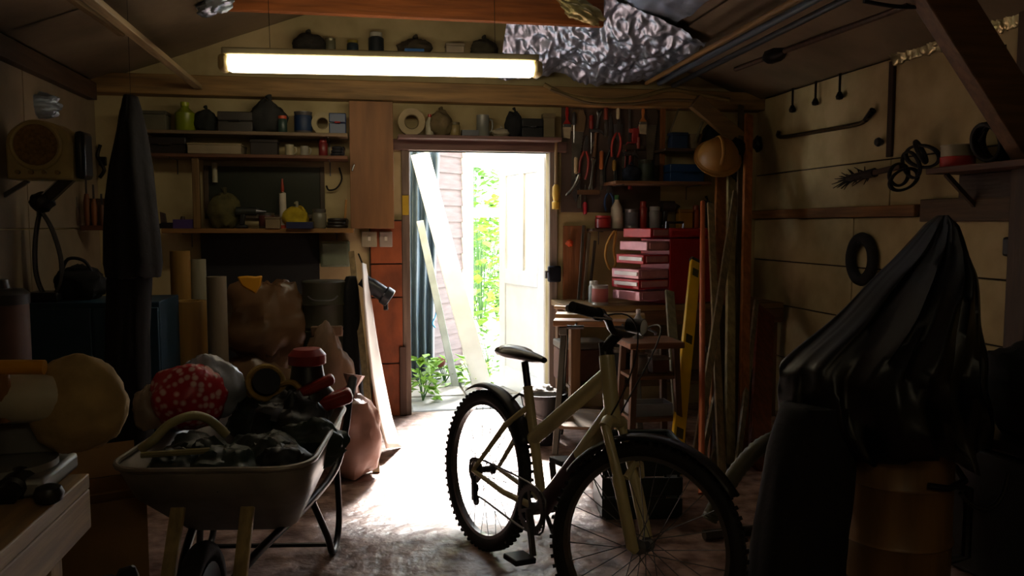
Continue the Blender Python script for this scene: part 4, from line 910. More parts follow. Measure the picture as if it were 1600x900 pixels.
pp = [P(62, 335, 4.6), P(55, 380, 4.6), P(57, 430, 4.6), P(72, 462, 4.6), P(92, 450, 4.6), P(96, 410, 4.6), P(84, 365, 4.6), P(70, 338, 4.6)]
world_solo('strap', MB().tube(closest(pp, 5), .010, 8, closed=True, flat=2.2), cloth('#2a241e'), 'dark strap hanging in a long loop on the left wall', 'strap')
p = P(62, 333, 4.62); solo('hook', MB().tube([(0, .02, .02), (0, -.02, .02), (0, -.03, -.01), (0, -.01, -.02)], .006, 6), steel, 'steel hook holding the strap loop', 'hook', loc=p+Vector((0, .0, .0)))
a, b = P(112, 360, 5.4), P(172, 360, 5.4)
t = thing('tool_rack', 'brown wooden rack on the wall left of the black coat', 'rack', ((a.x+b.x)/2+.03, 5.45, a.z)); hw = (b.x-a.x)/2-.02
MB().span((-hw, -.05, 0), (hw, .05, .03)).build('board', wood('#6b3f22', 'x'), t, bevel=.003); MB().span((-hw, .04, .03), (hw, .055, .2)).build('back', wood('#4d3320', 'x'), t, bevel=.003)
for k, (px, top, bot, c, lab) in enumerate([(137, 272, 352, '#7a4522', 'brown file handle standing tallest in the wooden rack'), (148, 285, 352, '#8a5228', 'second brown handle in the wooden rack'), (120, 305, 352, '#4d3420', 'stubby dark handle at the left of the wooden rack'), (160, 300, 352, '#5e3a20', 'dark brown handle at the right of the wooden rack')]):
    q = P(px, bot, 5.43); h = P(px, top, 5.43).z-q.z; t2 = thing('file', lab, 'file', (q.x, 5.43, a.z+.031), 0, 'files in the wooden rack')
    MB().lathe([(.012, 0), (.018, h*.1), (.020, h*.45), (.012, h*.62)], 12).build('handle', wood(c, 'z'), t2); MB().box((0, 0, h*.78), (.012, .006, h*.34)).build('blade', steel, t2)
q = P(153, 265, D-.1); t = thing('hook', 'dark hook hanging on the cream wall left of the black coat', 'hook', (q.x, D-.03, q.z))
MB().tube(smoothpts([(0, 0, .17), (-.02, 0, .1), (0, -.01, .05), (.02, -.01, .0), (-.01, -.01, -.05)], 5), [.012]*21, 8).build('bend', metal('#2b2723', .5), t); MB().box((.012, -.005, .06), (.05, .02, .06)).build('plate', metal('#2b2723', .5), t, bevel=.006)
# foil bag high on the left
p = P(38, 180, 4.9); solo('foil_bag', MB().blob((0, 0, .07), (.16, .08, .075), 91, .25, 2, flat=0), foil, 'crumpled silver bag high on the left wall above the radio', 'foil', loc=(p.x+.03, 4.9, p.z-.02))
# ------------------------------------------------------------------ shelf over the door
zo = shelf('shelf', 622, 878, 212, D-.2, .19, .025, wood('#6f5048', 'x'), 'narrow shelf across the top of the doorway', brackets=False)
G4 = 'things on the shelf over the door'
for k, a in enumerate([('roll', 'tape_roll', 645, 42, 34, '#a99770', '#6d5c3c', 'large cream roll at the left of the shelf over the door', 'tape'),
          ('bottle', 'bottle', 673, 13, 34, '#b9b39a', '#a8261c', 'small white bottle with red cap over the door', 'bottle'),
          ('bag', 'bag', 690, 40, 44, '#6d5f40', '#5a4d34', 'khaki cloth bundle on the shelf over the door', 'bag'),
          ('jar', 'jar', 712, 16, 22, '#8f7d50', '#6d6040', 'small amber jar right of the khaki bundle', 'jar'),
          ('tray', 'parts_tray', 735, 26, 10, '#2b3240', '#2b3240', 'small dark tray over the middle of the door', 'tray'),
          ('mug', 'jug', 755, 24, 34, '#7d7f78', '#7d7f78', 'grey jug on the shelf over the door', 'jug'),
          ('bag', 'rag', 783, 30, 16, '#b3a890', '#b3a890', 'crumpled pale rag on the shelf over the door', 'rag'),
          ('bag', 'bag', 803, 28, 46, '#16191b', '#16191b', 'upright black pouch on the shelf over the door', 'bag'),
          ('case', 'tool_case', 830, 34, 32, '#181a1c', '#33373a', 'black drill case at the right of the shelf over the door', 'case'),
          ('box', 'carton', 856, 18, 38, '#7c7050', '#746848', 'narrow tan carton at the right end of the shelf over the door', 'carton')]):
    item(a[0], a[1], a[2], zo, D-.10, a[3], a[4], a[5], a[6], a[7], a[8], G4)
# ledge in the gable above the lamp
zg = shelf('shelf', 460, 800, 84, D-.2, .19, .025, wood('#6b4a36', 'x'), 'ledge across the gable above the tube light', brackets=False)
G5 = 'things on the gable ledge'
for a in [('bag', 'bag', 488, 50, 34, '#2b2822', '#2b2822', 'dark bundle at the left end of the gable ledge', 'bag'),
          ('tin', 'tin', 522, 16, 24, '#6d6a52', '#8a8468', 'grey tin on the gable ledge', 'tin'),
          ('jar', 'jar', 556, 18, 22, '#24313a', '#8e7d28', 'dark jar with yellowish lid on the gable ledge', 'jar'),
          ('can', 'spray_can', 592, 24, 36, '#232b30', '#b9b8a8', 'dark can with shiny top on the gable ledge', 'spray can'),
          ('bag', 'bag', 652, 52, 32, '#4a4030', '#3c3428', 'brown bundle in the middle of the gable ledge', 'bag'),
          ('tray', 'parts_tray', 650, 30, 8, '#2f5f9a', '#2f5f9a', 'bright blue tray in front of the brown bundle on the ledge', 'tray'),
          ('box', 'carton', 712, 28, 22, '#b3a38c', '#a89880', 'pale carton on the gable ledge', 'carton'),
          ('bag', 'bag', 757, 42, 36, '#45402f', '#38342a', 'grey-brown bundle at the right end of the gable ledge', 'bag')]:
    item(a[0], a[1], a[2], zg, D-(.17 if a[1] == 'parts_tray' else .09), a[3], a[4], a[5], a[6], a[7], a[8], G5)
# ------------------------------------------------------------------ tool board right of the door
a, b = P(878, 162, D-.02), P(1032, 332, D-.02)
solo('tool_board', MB().box((0, 0, (a.z-b.z)/2), (b.x-a.x, .012, a.z-b.z)), mat('brown_hardboard', '#54443a', .7, 0, .3, 4, .1), 'brown hardboard tool board on the wall right of the door', 'board', loc=((a.x+b.x)/2, D-.007, b.z), bevel=.002)
def hang(name, label, cat, px, pyt, Yo=.03, rot=0, grp=None):
    p = P(px, pyt, D-Yo); t = thing(name, label, cat, p, group=grp, rot=(0, rot, 0))
    MB().cyl((0, Yo-.014, 0), (0, -.02, 0), .004, n=6).build('peg', steel, t); return t
def L(px_h): return px_h/212
def t_screw(t, h, c):
    MB().lathe([(.010, 0), (.016, -.01), (.017, -h*.35), (.010, -h*.42)], 12).build('handle', plastic(c), t); MB().cyl((0, 0, -h*.42), (0, 0, -h), .004, .003, 8).build('shaft', chrome, t)
def t_pliers(t, h, c):
    for s in (-1, 1):
        MB().tube(smoothpts([(s*.008, 0, -h*.35), (s*.03, 0, -h*.55), (s*.032, 0, -h*.8), (s*.022, 0, -h)], 4), .009, 8).build('handle', plastic(c), t)
        MB().prism([(s*.001, 0), (s*.012, -h*.05), (s*.02, -h*.25), (s*.016, -h*.38), (-s*.004, -h*.36), (s*.001, -h*.2)], .012, (0, s*.002, 0)).build('jaw', steel, t)
def t_hammer(t, h, c):
    MB().tube([(0, 0, -.005), (0, 0, -h*.4), (0, 0, -h)], [.011, .013, .017], 10, flat=.8).build('handle', wood(c, 'z'), t)
    MB().cyl((-.055, 0, -.02), (.01, 0, -.02), .016).prism([(.01, -.008), (.01, -.034), (.035, -.028), (.065, -.05), (.04, -.014)], .02).build('head', steel, t)
def t_saw(t, h, c):
    n = 16; teeth = []
    for k in range(n): z = -h*.30-(h*.70)*k/n; x = .045-.03*k/n; teeth += [(x, z), (x-.006, z-h*.02)]
    MB().prism([(-.045, -h*.28)] + teeth + [(.01, -h), (-.03, -h)], .002).build('blade', metal('#a09c94', .35), t)
    o = [(-.05, 0), (.03, .005), (.055, -h*.1), (.045, -h*.3), (-.05, -h*.3), (-.055, -h*.22), (-.03, -h*.16), (-.055, -h*.08)]
    MB().prism(o, .02).build('handle', plastic(c), t, bevel=.004)
def t_spanner(t, h, c):
    MB().prism([(-.016, 0), (-.006, -.018), (.006, -.018), (.016, 0), (.02, -.02), (.012, -.04), (.008, -.06), (.008, -h+.05), (.02, -h+.02), (.014, -h), (.005, -h+.015), (-.005, -h+.015), (-.014, -h), (-.02, -h+.02), (-.008, -h+.05), (-.008, -.06), (-.012, -.04), (-.02, -.02)], .007).build('body', chrome, t, bevel=.001)
def t_brush(t, h, c):
    MB().prism([(-.008, 0), (.008, 0), (.013, -h*.2), (.008, -h*.4), (.03, -h*.55), (-.03, -h*.55), (-.008, -h*.4), (-.013, -h*.2)], .012).build('handle', plastic(c), t, bevel=.003)
    MB().box((0, 0, -h*.60), (.062, .018, h*.1)).build('ferrule', chrome, t, bevel=.002); MB().prism([(-.03, -h*.65), (.03, -h*.65), (.022, -h), (-.024, -h*.97)], .016).build('bristles', cloth('#b8ab8a'), t)
def t_chisel(t, h, c):
    MB().lathe([(.013, 0), (.017, -.012), (.015, -h*.3), (.018, -h*.42), (.012, -h*.46)], 12).build('handle', wood(c, 'z'), t); MB().prism([(-.006, -h*.46), (.006, -h*.46), (.012, -h*.6), (.012, -h*.96), (-.012, -h), (-.012, -h*.6)], .005).build('blade', chrome, t)
def t_clamp(t, h, c):
    MB().box((0, 0, -h/2), (.018, .008, h)).build('bar', steel, t, bevel=.001); MB().box((.04, 0, -.02), (.09, .02, .025)).build('fixed_jaw', plastic(c), t, bevel=.004); MB().box((.04, 0, -h*.6), (.09, .02, .03)).build('sliding_jaw', plastic(c), t, bevel=.004)
    MB().cyl((.07, 0, -h*.5), (.07, 0, -h*.75), .006).cyl((.07, 0, -h*.75), (.07, 0, -h), .015).build('screw_handle', plastic(c), t)
def t_shears(t, h, c):
    for s in (-1, 1):
        MB().tube(smoothpts([(0, s*.006, -h*.5), (-s*.02, s*.006, -h*.62), (-s*.045, s*.006, -h*.8), (-s*.04, s*.006, -h)], 4), .010, 8).build('handle', plastic(c), t)
        MB().prism([(s*.002, 0), (s*.014, -h*.1), (s*.02, -h*.42), (-s*.012, -h*.52), (-s*.006, -h*.4)], .003, (0, s*.004, 0)).build('blade', steel, t)
def t_hacksaw(t, h, c):
    MB().tube([(.0, 0, -h*.3), (-.06, 0, -h*.3), (-.07, 0, -h*.35), (-.07, 0, -h*.92), (-.06, 0, -h*.96), (0, 0, -h*.96)], .006, 8).build('frame', plastic(c), t); MB().box((.0, 0, -h*.63), (.012, .002, h*.64)).build('blade', steel, t); MB().prism([(-.03, 0), (.02, 0), (.025, -h*.3), (-.03, -h*.3)], .022).build('handle', plastic(c), t, bevel=.006)
def t_square(t, h, c):
    MB().box((0, 0, -h/2), (.03, .003, h)).build('blade', chrome, t); MB().box((.07, 0, -.02), (.17, .014, .035)).build('stock', wood(c, 'x'), t, bevel=.002)
def t_trowel(t, h, c):
    MB().lathe([(.012, 0), (.016, -.02), (.014, -h*.32), (.01, -h*.36)], 12).build('handle', wood(c, 'z'), t); MB().tube([(0, 0, -h*.36), (0, -.02, -h*.44), (0, 0, -h*.52)], .005, 6).build('neck', steel, t); MB().prism([(-.035, -h*.5), (.035, -h*.5), (.03, -h*.8), (0, -h), (-.03, -h*.8)], .003).build('blade', steel, t)
GT = 'hand tools hanging right of the door'
for fn, nm, px, py, hpx, c, lab, cat, rot in [
    (t_brush, 'paint_brush', 886, 166, 50, '#b02420', 'red handled brush with pale bristles at the top left of the tool board', 'brush', 0),
    (t_saw, 'hand_saw', 905, 172, 110, '#6d5a40', 'tan handled hand saw hanging second on the tool board', 'saw', .05),
    (t_screw, 'screwdriver', 924, 180, 60, '#8a2c26', 'dark red screwdriver beside the hand saw', 'screwdriver', 0),
    (t_pliers, 'pliers', 917, 212, 68, '#9c2f28', 'red pliers hanging low beside the hand saw', 'pliers', .1),
    (t_spanner, 'spanner', 937, 172, 60, '#999999', 'chrome spanner high on the tool board', 'spanner', .15),
    (t_chisel, 'chisel', 940, 236, 62, '#b0602a', 'orange wooden chisel at the bottom of the tool board', 'chisel', 0),
    (t_hammer, 'hammer', 932, 200, 95, '#6a4a2c', 'brown handled hammer below the spanner', 'hammer', .06),
    (t_shears, 'shears', 954, 178, 110, '#24282a', 'black handled shears in the middle of the tool board', 'shears', 0),
    (t_trowel, 'trowel', 966, 166, 56, '#b8b090', 'pale handled trowel at the top of the tool board', 'trowel', 0),
    (t_pliers, 'pliers', 968, 186, 60, '#a8342c', 'red pliers at mid height right of the shears', 'pliers', .12),
    (t_clamp, 'clamp', 984, 162, 70, '#a84a40', 'reddish bar clamp high on the tool board', 'clamp', 0),
    (t_hacksaw, 'hacksaw', 994, 200, 78, '#8e2a2c', 'red hacksaw hanging below the bar clamp', 'hacksaw', .05),
    (t_saw, 'hand_saw', 1018, 170, 86, '#4a4038', 'dark handled hand saw at the right end of the tool board', 'saw', 0),
    (t_square, 'try_square', 975, 226, 62, '#4c3a28', 'try square hanging under the red pliers', 'square', 0),
    (t_screw, 'screwdriver', 914, 290, 46, '#b02a3a', 'bright red tipped screwdriver at the lower left of the tool board', 'screwdriver', math.pi)]:
    fn(hang(nm, lab, cat, px, py if rot != math.pi else py+45, .045 if fn in (t_chisel, t_pliers, t_trowel) else .03, rot, GT), L(hpx), c)
for fn, nm, px, py, hpx, c, lab, cat, rot in [
    (t_screw, 'screwdriver', 897, 176, 46, '#3a3a3c', 'black screwdriver between the red brush and the tan saw', 'screwdriver', 0),
    (t_spanner, 'spanner', 928, 246, 52, '#999999', 'chrome spanner hanging low left of the orange chisel', 'spanner', .1),
    (t_pliers, 'pliers', 952, 286, 44, '#25406a', 'blue handled pliers at the bottom of the tool board', 'pliers', 0),
    (t_chisel, 'chisel', 947, 164, 50, '#7a3020', 'dark red wooden chisel at the top of the tool board', 'chisel', 0),
    (t_brush, 'paint_brush', 1005, 166, 44, '#b5723a', 'orange handled brush left of the dark saw', 'brush', 0),
    (t_hammer, 'hammer', 985, 236, 60, '#8a2c28', 'short red handled hammer below the hacksaw', 'hammer', 0),
    (t_trowel, 'trowel', 900, 246, 70, '#a89470', 'trowel with tan handle below the tan saw', 'trowel', 0),
    (t_screw, 'screwdriver', 960, 250, 40, '#8a6a20', 'mustard handled screwdriver low on the tool board', 'screwdriver', 0),
    (t_square, 'try_square', 905, 296, 30, '#6b4a2c', 'small try square at the lower left corner of the tool board', 'square', 0)]:
    fn(hang(nm, lab, cat, px, py, .06, rot, GT), L(hpx), c)
# brush and sickle blade on the door frame side
t = hang('hammer', 'hammer with yellow and white head end beside the door top', 'hammer', 869, 215, .06)
MB().tube([(0, 0, 0), (0, 0, -.34)], .012, 8).build('handle', wood('#8d7450', 'z'), t); MB().lathe([(.014, -.34), (.026, -.36), (.028, -.42), (.02, -.46), (.03, -.47), (.028, -.52), (0, -.525)], 12).build('head', plain('#c9a23a'), t)
world_solo('sickle_blade', MB().tube(smoothpts([P(906, 270, D-.08), P(901, 284, D-.08), P(893, 297, D-.08), P(884, 306, D-.08)], 5), [.004]+[.012]*13+[.008, .004], 8, flat=.35), chrome, 'bright curved blade hanging beside the door frame', 'blade')
# upright slat and shelf to the right of the tool board
lean('slat', P(1036, 162, D-.06), P(1034, 283, D-.06), .035, .03, wood('#a0622a', 'z'), 'orange-brown upright slat right of the tool board', 'slat')
zs = shelf('shelf', 962, 1112, 283, D-.32, .30, .022, wood('#7d5636', 'x'), 'short shelf with blue box right of the tool board')
G6 = 'things on the short shelf by the corner'
item('case', 'tool_case', 1066, zs, D-.16, 56, 30, '#1f4a80', '#16365e', 'blue plastic case on the short shelf', 'case', G6)
item('tin', 'tin', 1008, zs, D-.15, 26, 34, '#2f3d30', '#55584e', 'dark green tin on the short shelf left of the slat', 'tin', G6)
item('bag', 'bag', 985, zs, D-.17, 30, 30, '#1d2436', '#1d2436', 'navy cloth bundle at the left end of the short shelf', 'bag', G6)
zs2 = shelf('shelf', 1040, 1150, 232, D-.26, .24, .02, wood('#4d3a2a', 'x'), 'upper corner shelf above the blue case', brackets=False)
item('box', 'carton', 1056, zs2, D-.13, 26, 26, '#1f3a62', '#1b3354', 'small navy carton on the upper corner shelf', 'carton')
item('pot', 'pot', 1082, zs2, D-.13, 26, 24, '#7d6a4e', '#7d6a4e', 'small tan pot on the upper corner shelf', 'pot')
item('bag', 'bag', 1108, zs2, D-.13, 32, 46, '#12161f', '#12161f', 'dark navy bag on the upper corner shelf', 'bag')
lean('stick', P(1062, 166, D-.1), P(1040, 224, D-.1), .012, .012, wood('#5f5a40', 'z'), 'thin stick leaning above the small navy carton', 'stick')
lean('stick', P(1098, 190, D-.2), P(1086, 222, D-.2), .02, .012, wood('#7d7658', 'z'), 'pale short lath leaning above the tan pot', 'lath')
# diagonal brace near the corner, hat
struct('trim_15', MB().bar(P(1085, 158, D-.30), P(1160, 222, D-.30), .11, .06, up=(0, 1, 0)), wood('#7d6238', 'x'), bevel=.004)
hp = P(1122, 245, D-.42); t = thing('hard_hat', 'yellowish brown hard hat hanging on the corner post', 'hat', hp, rot=(R(55), 0, R(-10)))
MB().lathe([(.15, -.01), (.135, 0), (.125, .05), (.09, .11), (.04, .135), (0, .14)], 26, wob=lambda a, z: 1+.08*math.cos(a)**2).build('shell', plastic('#96692a', .45), t)
MB().ring([(.125, -.012), (.17, -.018), (.17, -.012), (.125, -.004)], 26).build('brim', plastic('#96692a', .45), t)
MB().tube(smoothpts([(-.01, .12, .06), (0, .08, .12), (0, 0, .148), (0, -.08, .12), (-.01, -.12, .06)], 4), .012, 6).build('ridge', plastic('#96692a', .45), t)
world_solo('pouch', MB().blob(P(1150, 250, D-.35), (.09, .08, .15), 88, .2, 1.5), cloth('#131015'), 'black pouch hanging beside the hard hat in the corner', 'pouch')
# ------------------------------------------------------------------ bench along the back wall right of the door
zbn = P(1000, 472, D-.35).z
b0, b1 = P(885, 480, D-.5).x, XR-.05
t = thing('workbench', 'wooden workbench along the back wall under the red toolbox', 'workbench', ((b0+b1)/2, D-.30, 0)); hw = (b1-b0)/2
for k in range(3): MB().span((-hw, -.27+k*.18, zbn-.04), (hw, -.094+k*.18, zbn)).build('top_plank', wood('#7d6238', 'x'), t, bevel=.003)
MB().span((-hw, -.27, zbn-.14), (hw, -.24, zbn-.042)).build('apron', wood('#6b4a2a', 'x'), t, bevel=.003)
for sx in (-1, 1):
    for y in (-.20, .20): MB().box((sx*(hw-.06), y, (zbn-.042)/2), (.07, .07, zbn-.042)).build('leg', wood('#6b4a2a', 'z'), t, bevel=.004)
MB().span((-hw+.02, -.22, .25), (hw-.02, .22, .275)).build('lower_shelf', wood('#5a4228', 'x'), t, bevel=.003)
for k, (x, c, kd, nm, cat, lab, wp, hp_) in enumerate([(.15, '#5a3626', 'box', 'crate', 'crate', 'brown box stored under the back workbench at left', 70, 60), (.45, '#2b2f33', 'tin', 'paint_tin', 'tin', 'dark paint tin stored under the back workbench', 44, 50), (.75, '#8a8578', 'tin', 'paint_tin', 'tin', 'pale paint tin stored under the back workbench', 44, 46)]):
    tt = thing(nm, lab, cat, (b0+x, D-.3, .276)); IT[kd](tt, wp/212, hp_/212, c, '#6d675c')
# red cantilever toolbox
tb0 = P(1043, 468, D-.50)
t = thing('toolbox', 'red metal cantilever toolbox with trays coloured pale as if daylit on the back workbench', 'toolbox', (tb0.x+.02, D-.40, zbn+.001), R(20))
red = mat('toolbox_red', '#b01c26', .32, .15, .25, 5, .05, coat=.3); pk = mat('daylit_pink_red', '#d0929c', .25, .3, .3, 9, .05)  # pink puts the doorway daylight on the red trays into their colour
MB().span((-.10, -.16, 0), (.34, .16, .46)).build('body', red, t, bevel=.008)
MB().span((-.11, -.17, .462), (.35, .17, .53)).build('lid', red, t, bevel=.02)
MB().tube([(.0, 0, .53), (.0, 0, .57), (.16, 0, .57), (.16, 0, .53)], .009, 8).build('handle', steel, t)
for k, (x, z) in enumerate([(-.36, .07), (-.37, .15), (-.37, .22), (-.33, .32), (-.30, .41), (-.27, .50)]):
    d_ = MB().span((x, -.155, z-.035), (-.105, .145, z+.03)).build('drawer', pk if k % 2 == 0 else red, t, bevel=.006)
    if k in (1, 2, 3): MB().box((x-.004, -.02, z), (.008, .25, .026)).build('drawer_highlight_strip', mat('white_highlight', '#e8e2e4', .2, .1), d_, bevel=.002)  # added white strip stands for the daylight highlight on the tray front
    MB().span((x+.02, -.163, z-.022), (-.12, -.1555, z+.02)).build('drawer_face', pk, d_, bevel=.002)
# things around the toolbox
Yb = D-.38; zz = zbn+.001; G7 = 'things on the back workbench'
item('tin', 'tin', 938, zz, Yb-.08, 26, 30, '#b0605c', '#b9b4ae', 'pink and silver tin at the left end of the back workbench', 'tin', G7)
item('can', 'spray_can', 928, zz, Yb+.05, 16, 34, '#9aa09a', '#c8c6bd', 'grey spray can at the left end of the back workbench', 'spray can', G7)
zt2 = P(965, 357, D-.2).z
ts = shelf('shelf', 925, 1112, 357, D-.16, .15, .02, wood('#4d3a2a', 'x'), 'narrow shelf just above the red toolbox')
G8 = 'things on the shelf above the red toolbox'
for a in [('jar', 'jar', 942, 26, 20, '#8e1d1d', '#a02424', 'red tub on the shelf above the toolbox, far left', 'tub'),
          ('bottle', 'bottle', 963, 18, 52, '#c9c2b0', '#2f6a3c', 'white bottle with green cap above the toolbox', 'bottle'),
          ('tin', 'tin', 986, 22, 30, '#5d6068', '#8a8a8c', 'grey tin beside the white bottle', 'tin'),
          ('can', 'spray_can', 1004, 13, 42, '#9c3028', '#a8352c', 'red spray can above the toolbox', 'spray can'),
          ('jar', 'jar', 1022, 18, 34, '#8c8c90', '#b0b0b4', 'clear grey jar above the toolbox', 'jar'),
          ('drill', 'drill', 1045, 34, 44, '#3c3436', '#2a2628', 'old dark drill above the toolbox', 'drill'),
          ('box', 'carton', 1068, 22, 30, '#a8761e', '#98691a', 'yellow carton above the toolbox', 'carton'),
          ('can', 'spray_can', 1086, 12, 36, '#b8562e', '#8e3a1e', 'orange spray can above the toolbox', 'spray can'),
          ('bag', 'bag', 1102, 24, 50, '#20242a', '#20242a', 'dark bag at the right end of the shelf above the toolbox', 'bag')]:
    item(a[0], a[1], a[2], ts, D-.085, a[3], a[4], a[5], a[6], a[7], a[8], G8)
world_solo('rope_loop', MB().tube(closest([P(962, 361, D-.175), P(950, 378, D-.18), P(946, 400, D-.18), P(953, 420, D-.18), P(962, 412, D-.18), P(959, 390, D-.18)], 5), .010, 8, closed=True), mat('orange_rope', '#b9853a', .8), 'orange rope loop hanging at the left of the red toolbox', 'rope')
world_solo('clip', MB().blob(P(890, 380, D-.07), (.03, .02, .025), 5, .3, 2, 16, 10), plastic('#c2481e'), 'small bright orange clip on the wall right of the door', 'clip')
solo('wall_board', MB().box((0, 0, .35), (.17, .02, .7)), wood('#8a5630', 'z'), 'orange-brown board on the wall between door and toolbox', 'board', loc=(P(897, 478, D-.03).x, D-.02, P(897, 478, D-.03).z-.1), bevel=.003)
for k in range(3):
    lean('offcut', P(912+k*9, 352+k*12, D-.08), Vector((P(904+k*8, 476, D-.16).x, D-.16, zbn+.006)), .022, .012, wood(['#4d4438', '#6b5e4c', '#3a3028'][k], 'z'), ['dark thin offcut leaning on the orange-brown board', 'grey thin offcut between two dark ones by the toolbox', 'darkest thin offcut nearest the toolbox drawers'][k], 'offcut')
t = thing('door_lock', 'dark metal lock case on the right door jamb', 'lock', P(866, 428, D-.05))
MB().box((0, 0, 0), (.10, .04, .12)).build('case', metal('#3a3d48', .35), t, bevel=.012); MB().tube([(-.05, -.02, .02), (-.07, -.04, .02), (-.07, -.04, -.03)], .01, 8).build('lever', chrome, t)
# ------------------------------------------------------------------ folding workbench in front
fz = .83; fa = PZ(868, 490, fz); fb = PZ(1008, 492, fz)
t = thing('folding_workbench', 'folding workbench with two wooden jaws behind the bicycle', 'workbench', ((fa.x+fb.x)/2, (fa.y+fb.y)/2, 0), math.atan2(fb.y-fa.y, fb.x-fa.x)); hw = (fb-fa).length/2
ply = wood('#94784a', 'x')
MB().span((-hw, -.02, fz-.035), (hw, .12, fz)).build('jaw', ply, t, bevel=.004); MB().span((-hw, -.20, fz-.055), (hw, -.06, fz-.02)).build('jaw', wood('#8a5f32', 'x'), t, bevel=.004)
fm_ = mat('workbench_grey_frame', '#57564c', .45, .4, .3, 7, .05)
for sx in (-1, 1):
    MB().bar((sx*(hw-.06), -.19, fz-.085), (sx*(hw-.06), .11, fz-.06), .05, .05).build('side_rail', fm_, t, bevel=.004)
    for y0, y1 in ((-.10, -.26), (.05, .24)): MB().bar((sx*(hw-.06), y0, fz-.09), (sx*(hw-.02), y1, .01), .035, .05, up=(0, 1, 0)).build('leg', fm_, t, bevel=.004)
    MB().tube([(sx*(hw*.5), -.20, fz-.04), (sx*(hw*.5), -.26, fz-.05)], .008, 8).tube([(sx*(hw*.5)-.05, -.26, fz-.05), (sx*(hw*.5)+.05, -.26, fz-.05)], .012, 8).build('vise_crank', bkp, t)
MB().span((-hw+.02, -.25, .16), (hw-.02, .22, .18)).build('step', wood('#6b5030', 'x'), t, bevel=.003)
mt_ = thing('rubber_mallet', 'black rubber mallet lying on the folding workbench', 'mallet', (fa.x+.14, fa.y+.06, fz+.001), R(25))
MB().cyl((-.06, 0, .026), (.06, 0, .026), .025).build('head', blk, mt_, bevel=.004)
MB().cyl((0, -.02, .026), (0, .2, .014), .010, .013).build('handle', wood('#8a6a3c', 'y'), mt_)
# small bench / stool with junk behind bike's handlebar
q = PD(1030, 530, 4.6); sx_ = thing('stool', 'low wooden stool stacked with odds and ends behind the handlebar', 'stool', (q.x-.06, q.y, 0)); zs3 = q.z
MB().span((-.16, -.14, zs3-.035), (.16, .14, zs3)).build('seat', wood('#7d5232', 'x'), sx_, bevel=.006)
for a_, b_ in ((-1, -1), (-1, 1), (1, -1), (1, 1)): MB().bar((a_*.12, b_*.10, zs3-.036), (a_*.15, b_*.13, 0), .035, .035, up=(0, 1, 0)).build('leg', wood('#5d4026', 'z'), sx_, bevel=.003)
for z in (.28, .52): MB().span((-.14, -.12, z), (.14, .12, z+.02)).build('shelf_board', wood('#6b4a2c', 'x'), sx_, bevel=.003)
for nm, x, z, c, kd, cat, lab, w_, h_ in [('tin', -.06, .541, '#8a8078', 'tin', 'tin', 'grey tin on the upper stool shelf behind the bicycle', .1, .11), ('carton', .06, .541, '#74493c', 'box', 'carton', 'reddish carton on the upper stool shelf behind the bicycle', .1, .09), ('tray', 0, .301, '#8f949c', 'tray', 'tray', 'pale blue-grey tray on the lower stool shelf', .24, .07)]:
    tt = thing(nm, lab, cat, (q.x-.06+x, q.y, z)); IT[kd](tt, w_, h_, c, '#7d7870')
tt = thing('bottle', 'small chrome bottle on top of the low stool', 'bottle', (q.x-.11, q.y+.05, zs3)); it_bottle(tt, .06, .17, '#9a9ca0', '#c5c6c8')
# dark green crate behind the front wheel, black bucket by the door
q = PZ(1010, 812, 0); t = thing('crate', 'dark green plastic crate on the floor behind the front wheel', 'crate', (q.x, q.y+.15, 0), R(-8))
gm = plastic('#14231c'); MB().span((-.17, -.14, 0), (.17, .14, .012)).build('floor_panel', gm, t)
for z0, z1 in ((.014, .10), (.115, .20), (.215, .34)):
    m = MB(); m.span((-.19, -.15, z0), (.19, -.138, z1)).span((-.19, .138, z0), (.19, .15, z1)).span((-.19, -.138, z0), (-.178, .138, z1)).span((.178, -.138, z0), (.19, .138, z1)); m.build('slat_band', gm, t)
m = MB()
for sx in (-1, 1):
    for sy in (-1, 1): m.box((sx*.172, sy*.132, .17), (.012, .012, .33))
m.build('corner_posts', gm, t)
MB().tube(rrect(-.195, .195, .155, .155, .345, .345, r=.03), .009, 8, closed=True).build('rim', gm, t)
q = PZ(850, 690, 0); t = thing('bucket', 'black bucket with pale rag on the rim by the right door jamb', 'bucket', (q.x, q.y, 0))
MB().lathe([(.10, 0), (.14, .30), (.15, .30), (.15, .32), (.134, .32), (.095, .012), (0, .012)], 28).build('body', bkp, t)
MB().tube(smoothpts([(-.148, 0, .3), (-.13, -.08, .22), (0, -.16, .17), (.13, -.08, .22), (.148, 0, .3)], 5), .004, 6).build('handle', steel, t)
solo('rag', MB().blob((0, 0, .03), (.1, .08, .05), 14, .3, 2.2), cloth('#a8a29c'), 'crumpled pale rag lying in the black bucket', 'rag', loc=(q.x-.02, q.y, .29))
t = thing('ball', 'small yellow ball on the floor seen through the front wheel', 'ball', PZ(1045, 800, 0)); MB().ball((0, 0, .035), .035, 18, 12).build('ball', plastic('#c49a1a'), t); MB().torus((0, 0, .035), .0345, .0015, 24, 6).build('seam', plastic('#8e6d10'), t)
